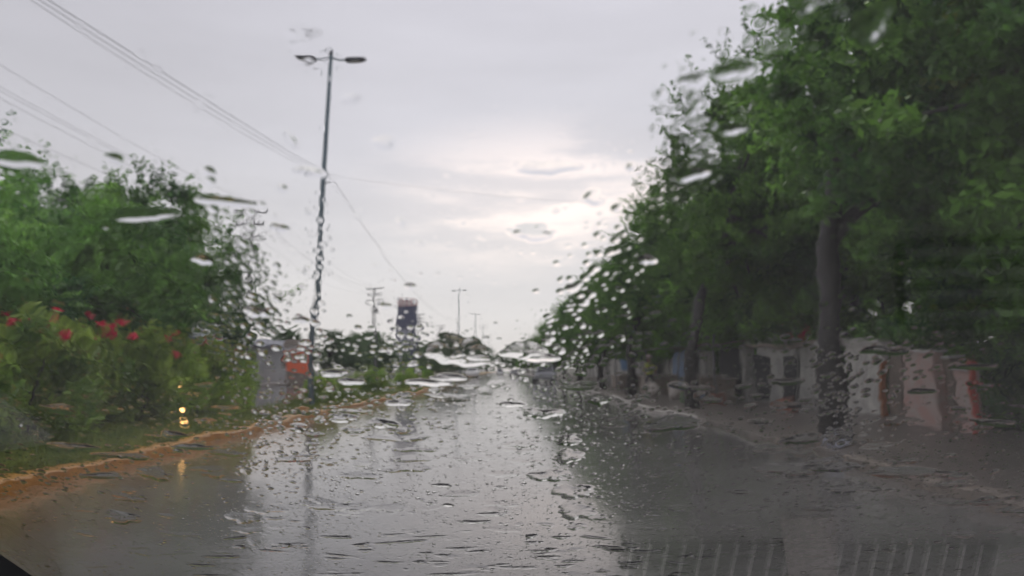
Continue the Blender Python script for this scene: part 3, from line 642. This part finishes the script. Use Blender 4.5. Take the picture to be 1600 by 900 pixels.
# ------------------------------------------------------------------ person
def person(loc, rz):
    root = empty('person', loc, rz)
    tag(root, 'person in a yellow-green shirt and pale pink hat standing under the right-hand trees', 'person')
    J = [(0, 0, .92), (0, 0, 1.12), (0, 0, 1.36), (0, 0, 1.47), (0, .01, 1.56), (0, .015, 1.66),
         (-.18, 0, 1.38), (-.25, .02, 1.12), (-.22, -.12, .90), (.18, 0, 1.38), (.26, .0, 1.12), (.25, -.08, .88),
         (-.10, 0, .86), (-.11, -.02, .48), (-.12, .03, .09), (-.12, -.12, .05), (.10, 0, .86), (.12, -.01, .48), (.14, .02, .09), (.15, -.13, .05)]
    E = [(0, 1), (1, 2), (2, 3), (3, 4), (4, 5), (2, 6), (6, 7), (7, 8), (2, 9), (9, 10), (10, 11), (0, 12), (12, 13), (13, 14), (14, 15), (0, 16), (16, 17), (17, 18), (18, 19)]
    Rr = [.15, .145, .15, .055, .085, .085, .06, .045, .032, .06, .045, .032, .095, .065, .045, .04, .095, .065, .045, .04]
    me = bpy.data.meshes.new('body'); me.from_pydata(J, E, []); o = bpy.data.objects.new('body', me); COL.objects.link(o); o.parent = root
    sk = o.modifiers.new('skin', 'SKIN'); sv = me.skin_vertices[0].data
    for i, r_ in enumerate(Rr): sv[i].radius = (r_, r_ * .8)
    sv[0].use_root = True
    o.modifiers.new('sub', 'SUBSURF').levels = 2; o.modifiers['sub'].render_levels = 2
    dg = bpy.context.evaluated_depsgraph_get(); m2 = bpy.data.meshes.new_from_object(o.evaluated_get(dg)); o.modifiers.clear(); o.data = m2; m2.name = 'body'
    m2.materials.clear()
    for k in ('skin', 'vest', 'cloth'): m2.materials.append(M[k])
    for p_ in m2.polygons:
        c = p_.center; p_.use_smooth = True
        p_.material_index = 2 if c.z < .93 and abs(c.x) < .2 else (1 if (.93 <= c.z < 1.46 and (abs(c.x) < .2 or c.z > 1.2)) else 0)
    MB().tube([(0, .0, 1.70), (0, .0, 1.725), (0, .0, 1.73), (0, .0, 1.79), (0, .0, 1.82)], [.17, .18, .10, .09, .04], 16).build('hat', M['hat'], root, smooth=True)
    for s in (-1, 1): MB().box((s * .03, -.075, 1.625), (.02, .01, .01)).build('eye', M['dark_in'], root)
    MB().box((0, -.09, 1.60), (.02, .03, .035)).build('nose', M['skin'], root)
    return root
pp = at(1014, 575, 34.0); person((pp.x, 34.0, .1), .3)

# ------------------------------------------------------------------ cars
def make_car(paint, lab, loc, rz, lights=False, van=False):
    root = empty('car', loc, rz); tag(root, lab, 'car')
    Lh, W = 2.15, .86; hh = 1.75 if van else 1.45
    prof = [(-Lh, .32), (-Lh, .72), (-2.0, .9), (-1.0, .98), (1.6, 1.0), (2.05, .92), (Lh, .62), (Lh, .32), (1.7, .25), (-1.7, .25)]
    MB().prism(prof, -W, W, 'x').build('body', paint, root, bevel=.05)     # long axis is y (front at -y)
    cab = [(-1.05, .97), (-.35, hh - .05), (.1, hh), (1.1, hh - .02), (1.75, 1.0)] if not van else [(-1.5, .97), (-.9, hh - .05), (-.4, hh), (1.8, hh), (2.0, 1.0)]
    n = len(cab); mb = MB(); vs = []
    for sx_ in (-1, 1):
        for a, b in cab: vs.append((sx_ * (W - .06 - (b - .97) * .32), a, b))
    mb.add(vs, [tuple(range(n)), tuple(range(2 * n - 1, n - 1, -1))] + [(i, i + n, i + 1 + n, i + 1) for i in range(n - 1)]); mb.build('roof', paint, root, bevel=.03)
    def win(i, off, name):
        (a0, b0), (a1, b1) = cab[i], cab[i + 1]; t0, t1 = .12, .9; q = []
        for t in (t0, t1):
            a, b = a0 + (a1 - a0) * t, b0 + (b1 - b0) * t; hw = (W - .06 - (b - .97) * .32) * .88
            q.append((a + off[0], b + off[1], hw))
        MB().poly([(-q[0][2], q[0][0], q[0][1]), (q[0][2], q[0][0], q[0][1]), (q[1][2], q[1][0], q[1][1]), (-q[1][2], q[1][0], q[1][1])]).build(name, M['glass_dark'], root)
    win(0, (-.02, .02), 'windscreen'); win(n - 2, (.02, .012), 'rear_window')
    for sx_ in (-1, 1):
        zz0, zz1 = 1.03, hh - .12; x0, x1 = sx_ * (W - .06 - (zz0 - .97) * .32 + .006), sx_ * (W - .06 - (zz1 - .97) * .32 + .006)
        ya, yb = cab[0][0] + .25, cab[-1][0] - .15
        MB().poly([(x0, ya, zz0), (x0, yb, zz0), (x1, yb - .45, zz1), (x1, ya + .5, zz1)]).build('side_window', M['glass_dark'], root)
        for yy in (-1.3, 1.35):
            wh = MB().tube([(sx_ * (W - .2), yy, .32), (sx_ * (W + .01), yy, .32)], .32, 20).build('wheel', M['tyre'], root)
            MB().tube([(sx_ * (W - .01), yy, .32), (sx_ * (W + .025), yy, .32)], .19, 14).build('rim', M['steel'], wh)
        MB().box((sx_ * .66, Lh - .04, .74), (.26, .12, .16)).build('tail_light', M['tail'], root)
        MB().box((sx_ * .62, -Lh + .03, .68), (.28, .12, .14)).build('headlight', mat('headlight beam glass', (.9, .6, .3), .3, emit=((1, .6, .2), 30)) if lights else M['lens'], root)
        MB().box((sx_ * (W + .09), -.85, 1.02), (.16, .1, .12)).build('wing_mirror', paint, root)
    MB().box((0, Lh + .01, .55), (.5, .02, .13)).build('number_plate', M['white'], root)
    MB().box((0, Lh - .02, .4), (1.66, .12, .14)).build('bumper', M['steel_dark'], root)
    return root
P = {k: mat(k + ' car paint', c, .3, coat=.6, metal=.2) for k, c in dict(silver=(.30, .31, .33), white=(.6, .6, .6), grey=(.12, .12, .13), darkblue=(.04, .05, .08), red=(.3, .03, .03)).items()}
cx = lambda px, y: at(px, 575, y).x
make_car(P['silver'], 'silver-grey car ahead in the right lane, seen from behind', (cx(850, 66), 66, 0), 0, van=True)
make_car(P['white'], 'white car ahead at the left side of the road by the median', (cx(738, 88), 88, 0), 0)
make_car(P['grey'], 'dark grey car far ahead in the middle of the road', (cx(806, 128), 128, 0), 0)
make_car(P['darkblue'], 'dark car parked by the right kerb beyond the silver one', (cx(868, 60) + .2, 78, 0), 0)
make_car(P['white'], 'small pale car farthest ahead on the road', (cx(783, 165), 165, 0), 0, van=True)
make_car(P['red'], 'oncoming red car with lit headlights on the opposite carriageway', (cx(650, 105), 105, 0), 0, lights=True)
for i, (px, py, d, lab) in enumerate([(286, 640, 14.3, 'upper of two added lamps standing in for warm spots low in the hedge'), (287, 662, 14.0, 'lower of two added lamps standing in for warm spots low in the hedge')]):
    p_ = at(px, py, d); r_ = empty('warm_spot_lamp', (p_.x, p_.y, .115)); tag(r_, lab, 'lamp', 'added lamps for the warm spots at the hedge')  # added lamps standing in for two warm spots, probably reflections
    h_ = max(p_.z - .115, .06)
    MB().tube([(0, 0.05, 0), (0, 0.05, h_)], .012, 6).build('stake', M['steel_dark'], r_)
    MB().tube([(0, -.02, h_), (0, .07, h_)], [.065, .05], 14).build('housing', M['steel_dark'], r_); MB().tube([(0, -.035, h_), (0, -.0205, h_)], [.045, .058], 14).build('lens', M['lamp_on'], r_)

# ------------------------------------------------------------------ the car the picture is taken from
TH = R(32); GO = Vector((0, .55, 1.3)); GU_ = Vector((1, 0, 0)); GV = Vector((0, -math.cos(TH), math.sin(TH))); GN = Vector((0, math.sin(TH), math.cos(TH)))
def glass_uv(px, py):
    r = ray(px, py); t = .55 * math.sin(TH) / r.dot(GN); P_ = Vector((0, 0, CAMZ)) + r * t; d = P_ - GO; return d.x, d.dot(GV), t
def gp(u, v, n=0): return GO + GU_ * u + GV * v + GN * n
car = empty('car_cabin', (0, .9, 0)); tag(car, 'front of the car we look out of: rain covered windscreen, dashboard and dark pillar', 'car')
def toloc(p): return Vector(p) - Vector(car.location)
# glass pane
gm = bpy.data.materials.new('windscreen glass'); gm.use_nodes = True; nt = gm.node_tree; nt.nodes.clear(); N = nt.nodes.new; L = nt.links.new
o_ = N('ShaderNodeOutputMaterial'); tr = N('ShaderNodeBsdfTransparent'); tr.inputs[0].default_value = (.985, .99, .988, 1); gb = N('ShaderNodeBsdfGlossy'); gb.inputs['Roughness'].default_value = .012
ge = N('ShaderNodeNewGeometry'); dt = N('ShaderNodeVectorMath'); dt.operation = 'DOT_PRODUCT'; L(ge.outputs['Incoming'], dt.inputs[0]); L(ge.outputs['Normal'], dt.inputs[1])
def mth(op, a, b=None):
    m_ = nt.nodes.new('ShaderNodeMath'); m_.operation = op
    for i_, s_ in enumerate((a, b)):
        if s_ is None: continue
        if isinstance(s_, (int, float)): m_.inputs[i_].default_value = s_
        else: nt.links.new(s_, m_.inputs[i_])
    return m_.outputs[0]
fz = mth('ADD', mth('MULTIPLY', mth('POWER', mth('SUBTRACT', 1.0, mth('ABSOLUTE', dt.outputs['Value'])), 5.0), .91), .075)   # Fresnel, the same from both sides
ms = N('ShaderNodeMixShader')
tl = N('ShaderNodeBsdfTranslucent'); tl.inputs[0].default_value = (.9, .93, .95, 1); vm = N('ShaderNodeMixShader'); vm.inputs[0].default_value = .007; L(tr.outputs[0], vm.inputs[1]); L(tl.outputs[0], vm.inputs[2])
L(fz, ms.inputs[0]); L(vm.outputs[0], ms.inputs[1]); L(gb.outputs[0], ms.inputs[2]); L(ms.outputs[0], o_.inputs['Surface'])
U0, U1, V0, V1 = -.80, .80, -.56, .37
mb = MB(); mb.add([toloc(gp(a, b, c)) for c in (-.004, 0) for a, b in ((U0, V0), (U1, V0), (U1, V1), (U0, V1))], [(0, 1, 2, 3), (7, 6, 5, 4), (0, 4, 5, 1), (1, 5, 6, 2), (2, 6, 7, 3), (3, 7, 4, 0)])
pane = mb.build('windscreen', gm, car)
# water film with drops: a height field on the outside of the glass
step = .0009
us = np.arange(U0, U1, step); vs_ = np.arange(V0, V1, step); nu, nv = len(us), len(vs_)
g = np.random.default_rng(99)
def vnoise(cell_u, cell_v, seed):
    gg = np.random.default_rng(seed); a = gg.normal(size=(int((V1 - V0) / cell_v) + 5, int((U1 - U0) / cell_u) + 5))
    fu, fv = (us - U0) / cell_u + 1, (vs_ - V0) / cell_v + 1
    def w4(f):
        i = np.floor(f).astype(int); t = f - i
        return i, [(1 - t) ** 3 / 6, (3 * t ** 3 - 6 * t ** 2 + 4) / 6, (-3 * t ** 3 + 3 * t ** 2 + 3 * t + 1) / 6, t ** 3 / 6]
    iu, wu = w4(fu); iv, wv = w4(fv)
    tmp = sum(a[:, iu - 1 + k] * wu[k][None, :] for k in range(4))
    return sum(tmp[iv - 1 + k, :] * wv[k][:, None] for k in range(4))
# picture row of every v, used only to know how wet each height of the glass is
Vv = np.array([0 for _ in vs_], float)
sinp, cosp = math.sin(PITCH), math.cos(PITCH)
yy = .55 - math.cos(TH) * vs_; zz = math.sin(TH) * vs_; el = np.arctan2(zz, yy); ROW = 450 - FPX * np.tan(el - PITCH)
wet = np.interp(ROW, [0, 200, 330, 420, 650, 900], [.10, .14, .42, .9, .8, .7])[:, None]
H = .0012 + (vnoise(.030, .040, 1) * .00014 + vnoise(.011, .016, 2) * .000032 + vnoise(.0045, .007, 3) * .000010) * wet
def stamp(u, v, ru, rv, h, ang=0., prof=1.0, rim=0.):
    R_ = max(ru, rv) * 1.25; i0, i1 = int((u - R_ - U0) / step), int((u + R_ - U0) / step) + 2; j0, j1 = int((v - R_ - V0) / step), int((v + R_ - V0) / step) + 2
    i0, j0, i1, j1 = max(i0, 0), max(j0, 0), min(i1, nu), min(j1, nv)
    if i1 <= i0 or j1 <= j0: return
    du = us[i0:i1][None, :] - u; dv = vs_[j0:j1][:, None] - v
    c, s = math.cos(ang), math.sin(ang); x, y = (du * c + dv * s) / ru, (-du * s + dv * c) / rv
    if ru > .004:
        a = np.arctan2(y, x); ph = g.uniform(0, 6.28, 3); k_ = 1 + .12 * np.sin(2 * a + ph[0]) + .12 * np.sin(3 * a + ph[1]) + .09 * np.sin(5 * a + ph[2]) + .05 * np.sin(9 * a + ph[0]); x, y = x / k_, y / k_
    r2 = x * x + y * y; m = np.clip(1 - r2 ** prof, 0, 1)
    hh_ = h * m * (1 - rim * y)
    H[j0:j1, i0:i1] = np.maximum(H[j0:j1, i0:i1], H[j0:j1, i0:i1] * (1 - np.minimum(m * 3, 1)) + (.0012 + hh_) * np.minimum(m * 3, 1)) if (prof == 1 and ru < .0045) else H[j0:j1, i0:i1] + hh_
zones = [(385, 450, 55, 100, 1.0, 1), (590, 550, 110, 28, 1.2, .85), (960, 470, 70, 80, 1.2, 1.15), (880, 550, 50, 40, .9, 1), (1080, 250, 40, 120, .7, 1.1), (870, 680, 50, 80, .9, .8), (650, 700, 230, 120, .5, .6), (440, 740, 60, 130, .9, .7),
         (1310, 650, 45, 80, 1.0, .8), (1200, 770, 170, 60, .35, .7), (800, 850, 450, 40, .8, .65), (960, 740, 80, 100, .8, .75), (1250, 830, 60, 60, 1.2, .7), (1330, 30, 100, 50, .25, 1), (490, 430, 45, 110, .5, .6), (370, 530, 50, 50, .5, .9), (1400, 580, 110, 50, .5, .8)]
def dens(px, py):
    b = .012 if py < 330 else (.06 if py < 620 else .28)
    ws = [a * math.exp(-((px - x) / sx_) ** 2 - ((py - y) / sy) ** 2) for x, y, sx_, sy, a, k in zones]
    tot = b + sum(ws); k = (b * .75 + sum(w_ * z_[5] for w_, z_ in zip(ws, zones))) / tot
    return min(1.3, tot) / 1.3, k
r2_ = random.Random(17); cnt = 0
while cnt < 4600:
    px, py = r2_.uniform(-60, 1660), r2_.uniform(-30, 930)
    dn, kk_ = dens(px, py)
    if r2_.random() > dn: continue
    u, v, t = glass_uv(px, py); s = min(.0036, math.exp(r2_.gauss(math.log(.0016 * kk_), .32))); cnt += 1
    if py < 640: s *= min(1, t / .6 + .1)
    stamp(u, v, s, s * r2_.uniform(.9, 1.5), s * (r2_.uniform(.13, .24) if py < 620 else r2_.uniform(.16, .30)), r2_.uniform(-.4, .4))
def big(px, py, wpx, hpx, h, ang=0, prof=2.0, rim=.45):
    u, v, t = glass_uv(px, py); u2, v2, _ = glass_uv(px + wpx / 2, py); _, v3, _ = glass_uv(px, py - hpx / 2)
    stamp(u, v, abs(u2 - u), max(abs(v3 - v), .003), h * (.6 if py > 560 else .75), ang, prof, max(rim, .7))
# smears and pools seen on the glass
for a in [(545, 155, 30, 16, .0007, .4), (600, 225, 30, 22, .0008, -.5), (452, 218, 12, 40, .0007, .3), (483, 270, 42, 12, .0009, -.2), (325, 270, 16, 10, .0009), (178, 250, 26, 14, .0009), (350, 317, 84, 13, .0011, -.15), (435, 358, 30, 10, .0009, -.2),
          (895, 452, 20, 9, .0011), (1012, 408, 34, 14, .0013), (928, 310, 28, 28, .0007), (832, 366, 64, 26, .0012), (852, 264, 96, 22, .0008), (1145, 205, 40, 16, .0012), (1080, 275, 60, 18, .0012, .3), (225, 338, 96, 18, .0007, .05), (25, 252, 80, 20, .0007), (400, 490, 36, 14, .0013),
          (315, 408, 30, 14, .0012), (1362, 40, 60, 56, .0016), (1150, 112, 60, 28, .0011), (1085, 128, 40, 22, .0009), (475, 60, 60, 40, .0005), (640, 450, 18, 8, .0009), (470, 502, 22, 7, .001), (440, 296, 14, 10, .0007), (625, 348, 12, 8, .0006)]: big(*a)
for a in [(712, 548, 86, 50, .0011), (820, 549, 60, 28, .0010), (735, 566, 60, 16, .0012), (842, 560, 60, 14, .0013), (520, 585, 44, 9, .0016), (548, 598, 40, 9, .0016), (672, 599, 70, 10, .0016), (700, 592, 60, 10, .0016), (535, 655, 42, 14, .0013), (598, 664, 48, 14, .0013), (625, 631, 46, 10, .0014),
          (800, 634, 36, 8, .0013), (850, 648, 60, 16, .0011), (890, 690, 30, 20, .0014), (890, 715, 50, 20, .0014), (858, 745, 60, 20, .0013), (895, 770, 60, 24, .0013), (900, 800, 60, 26, .0013), (700, 791, 16, 5, .0022), (645, 732, 60, 14, .0006), (560, 745, 60, 12, .0007), (550, 795, 60, 18, .0006), (610, 795, 50, 16, .0006),
          (500, 790, 60, 16, .0008), (720, 773, 60, 10, .0006), (770, 805, 50, 6, .001), (830, 839, 20, 6, .0016), (740, 817, 50, 6, .0012), (690, 760, 30, 6, .0012), (935, 628, 34, 12, .0013), (1050, 665, 90, 22, .0012, .1), (1240, 735, 110, 24, .0013), (1300, 732, 90, 14, .0012), (1255, 688, 60, 16, .0014),
          (1230, 598, 60, 8, .0012), (1370, 548, 50, 10, .0013), (1400, 552, 40, 8, .0013), (1440, 613, 40, 8, .0012), (1530, 575, 60, 8, .0012), (1560, 663, 60, 8, .0012), (1420, 740, 140, 16, .0008, -.1), (1330, 765, 90, 14, .0008), (90, 640, 60, 14, .0012), (270, 681, 40, 10, .0013), (240, 742, 50, 20, .0009), (300, 700, 60, 8, .001), (190, 810, 60, 20, .0012),
          (160, 745, 60, 10, .001), (110, 700, 80, 12, .0011), (380, 810, 50, 20, .0008), (600, 480, 20, 8, .0006)]: big(*a)
for k in range(190):
    px, py = r2_.uniform(120, 1600), r2_.uniform(600, 905)
    big(px, py, r2_.uniform(14, 60), r2_.uniform(4, 14), r2_.uniform(.00012, .00055), r2_.uniform(-.2, .2), r2_.choice([1, 1, 2]), .85)
for k in range(80):
    px, py = r2_.uniform(380, 1600), r2_.uniform(600, 905)
    big(px, py, r2_.uniform(8, 26), r2_.uniform(2.5, 5), r2_.uniform(.0003, .0007), r2_.uniform(-.25, .25), 1, .8)
for k in range(70):   # run-off rivulets along the bottom
    px, py = r2_.uniform(300, 1100), r2_.uniform(835, 905); big(px, py, r2_.uniform(20, 60), r2_.uniform(3, 6), r2_.uniform(.0005, .001), r2_.uniform(-.3, .3))
H = (H + np.roll(H, 1, 0) + np.roll(H, -1, 0) + np.roll(H, 1, 1) + np.roll(H, -1, 1)) / 5
UU, VV = np.meshgrid(us, vs_)
base_ = np.array(toloc(gp(0, 0, 0.0006))); gv, gn_ = np.array(GV), np.array(GN)
co = base_[None, None, :] + UU[..., None] * np.array([1, 0, 0.])[None, None] + VV[..., None] * gv[None, None] + H[..., None] * gn_[None, None]
corners = np.array([[base_ + np.array([a, 0, 0]) + b * gv for a, b in ((us[0], vs_[0]), (us[-1], vs_[0]), (us[-1], vs_[-1]), (us[0], vs_[-1]))]]).reshape(4, 3)
allco = np.concatenate([co.reshape(-1, 3), corners]).astype(np.float32)
idx = np.arange(nu * nv, dtype=np.int32).reshape(nv, nu)
q = np.stack([idx[:-1, :-1], idx[1:, :-1], idx[1:, 1:], idx[:-1, 1:]], -1).reshape(-1, 4)
b0 = nu * nv; q = np.concatenate([q, np.array([[b0, b0 + 1, b0 + 2, b0 + 3]], np.int32)])
me = bpy.data.meshes.new('water_film'); me.vertices.add(len(allco)); me.loops.add(q.size); me.polygons.add(len(q))
me.vertices.foreach_set('co', allco.reshape(-1)); me.loops.foreach_set('vertex_index', q.reshape(-1).astype(np.int32)); me.polygons.foreach_set('loop_start', np.arange(0, q.size, 4, dtype=np.int32))
me.update(calc_edges=True); sm = np.ones(len(q), bool); sm[-1] = False; me.polygons.foreach_set('use_smooth', sm)
wm = bpy.data.materials.new('rain water'); wm.use_nodes = True; nt = wm.node_tree; nt.nodes.clear()
o_ = nt.nodes.new('ShaderNodeOutputMaterial'); gl_ = nt.nodes.new('ShaderNodeBsdfRefraction'); gl_.inputs['IOR'].default_value = 1.33; gl_.inputs['Roughness'].default_value = 0.0
N = nt.nodes.new; L = nt.links.new
tcw = N('ShaderNodeTexCoord'); nrm = N('ShaderNodeNewGeometry')
def vor(scale, lo, hi):
    v_ = N('ShaderNodeTexVoronoi'); v_.voronoi_dimensions = '3D'; v_.inputs['Scale'].default_value = scale; v_.inputs['Randomness'].default_value = 1.0; L(tcw.outputs['Object'], v_.inputs['Vector'])
    sp_ = N('ShaderNodeSeparateColor'); L(v_.outputs['Color'], sp_.inputs[0])
    rad = mth('MULTIPLY', mth('SUBTRACT', sp_.outputs[0], lo), hi)                       # only some cells carry a bead
    return mth('MAXIMUM', mth('SUBTRACT', rad, v_.outputs['Distance']), 0.0)
mk = N('ShaderNodeTexNoise'); mk.inputs['Scale'].default_value = 9; mk.inputs['Detail'].default_value = 3; L(tcw.outputs['Object'], mk.inputs['Vector'])
mkr = N('ShaderNodeMapRange'); mkr.inputs['From Min'].default_value = .36; mkr.inputs['From Max'].default_value = .52; L(mk.outputs['Fac'], mkr.inputs['Value'])
spz = N('ShaderNodeSeparateXYZ'); L(nrm.outputs['Position'], spz.inputs[0])
low = N('ShaderNodeMapRange'); low.inputs['From Min'].default_value = 1.30; low.inputs['From Max'].default_value = 1.22; low.inputs['To Min'].default_value = .10; low.inputs['To Max'].default_value = 1.0; L(spz.outputs['Z'], low.inputs['Value'])
hsum = mth('ADD', mth('MULTIPLY', vor(300, .30, .62), 1 / 300), mth('MULTIPLY', vor(170, .62, 1.1), 1 / 170))
hh2 = mth('MULTIPLY', mth('MULTIPLY', hsum, mkr.outputs['Result']), low.outputs['Result'])
bpw = N('ShaderNodeBump'); bpw.inputs['Strength'].default_value = 1; bpw.inputs['Distance'].default_value = .42; L(hh2, bpw.inputs['Height'])
L(bpw.outputs['Normal'], gl_.inputs['Normal'])
nt.links.new(gl_.outputs[0], o_.inputs['Surface']); me.materials.append(wm)
wm0 = wm.copy(); wm0.name = 'rain water underside'
for l_ in list(wm0.node_tree.links):
    if l_.to_socket.name == 'Normal' and l_.to_node.type == 'BSDF_REFRACTION': wm0.node_tree.links.remove(l_)
me.materials.append(wm0); mi_ = np.zeros(len(q), np.int32); mi_[-1] = 1; me.polygons.foreach_set('material_index', mi_)
wf = bpy.data.objects.new('water_film', me); COL.objects.link(wf); wf.parent = pane; wf['kind'] = 'stuff'
# dashboard, mirrored in the glass
DZ = 1.0
dashm = mat('grey dashboard plastic', (.125, .12, .118), .6, noise=(3, (.16, .155, .15)))
def dash_hit(px, py):
    r = ray(px, py); t = .55 * math.sin(TH) / r.dot(GN); P_ = Vector((0, 0, CAMZ)) + r * t; d = r - GN * 2 * r.dot(GN); k = (DZ - P_.z) / d.z; return P_ + d * k
mb = MB(); mb.add([toloc(p) for p in [(-.8, .12, DZ - .03), (.8, .12, DZ - .03), (.8, .30, DZ), (-.8, .30, DZ), (.8, 1.01, DZ), (-.8, 1.01, DZ), (-.8, .12, .6), (.8, .12, .6)]], [(0, 1, 2, 3), (3, 2, 4, 5), (6, 7, 1, 0)])
dash = mb.build('dashboard', dashm, car)
def dpoly(pts, z, name, m, parent): return MB().poly([toloc(Vector((dash_hit(*p).x, dash_hit(*p).y, DZ + z))) for p in pts]).build(name, m, parent)
print('DASH', [tuple(round(c, 3) for c in dash_hit(*p)) for p in ((0, 595), (88, 675), (0, 692), (985, 835), (1540, 835), (1540, 888), (800, 300), (1500, 400))])
slat_m = mat('grey vent plastic', (.32, .32, .30), .5, noise=(60, (.16, .16, .15)))
louvre_m = mat('dark louvre plastic', (.13, .13, .13), .5)
av_ = dpoly([(1396, 372), (1660, 360), (1660, 505), (1400, 505)], .003, 'air_vent', M['dark_in'], dash)
for k in range(4): dpoly([(1408, 378 + k * 33), (1655, 370 + k * 33), (1655, 391 + k * 33), (1408, 400 + k * 33)], .006, 'slat', louvre_m, av_)
gr_ = dpoly([(960, 834), (1560, 840), (1535, 893), (945, 888)], .003, 'defroster_vent', M['dark_in'], dash)
for k in range(22):
    a = 985 + k * 27; dpoly([(a, 836), (a + 5, 836), (a - 7, 891), (a - 12, 891)], .006, 'slat', slat_m, gr_)
dpoly([(1212, 792), (1302, 792), (1300, 897), (1228, 897)], .010, 'reflection_plate', mat('pink reflection plate', (.26, .22, .205), .5, noise=(140, (.09, .08, .075))), dash)  # added plate; its mirror image makes a pale patch on the glass
tray = dpoly([(-260, 400), (88, 664), (90, 679), (0, 692), (-400, 715)], .008, 'parking_card', mat('grey card', (.50, .47, .47), .6), None); tray.location = car.location; tag(tray, 'pale sheet on the dashboard, mirrored as a grey wedge at the left edge', 'sheet')
# black pillar at the lower left corner of the glass
def gpx(px, py, n): u, v, t = glass_uv(px, py); return toloc(gp(u, v, n))
mb = MB(); ptsA = [(-330, 628), (65, 900), (250, 1030), (-330, 1030)]
mb.add([gpx(a, b, c) for c in (-.03, -.006) for a, b in ptsA], [(0, 1, 2, 3), (7, 6, 5, 4), (0, 4, 5, 1), (1, 5, 6, 2), (2, 6, 7, 3), (3, 7, 4, 0)]); mb.build('windscreen_pillar', M['dark_in'], car)

# ------------------------------------------------------------------ render settings
scene.view_settings.view_transform = 'Standard'; scene.view_settings.look = 'None'; scene.view_settings.exposure = 0
c = scene.cycles; c.max_bounces = 10; c.transmission_bounces = 8; c.transparent_max_bounces = 12; c.diffuse_bounces = 3; c.glossy_bounces = 4
c.caustics_refractive = True; c.caustics_reflective = False; c.sample_clamp_indirect = 2.5; c.use_denoising = True
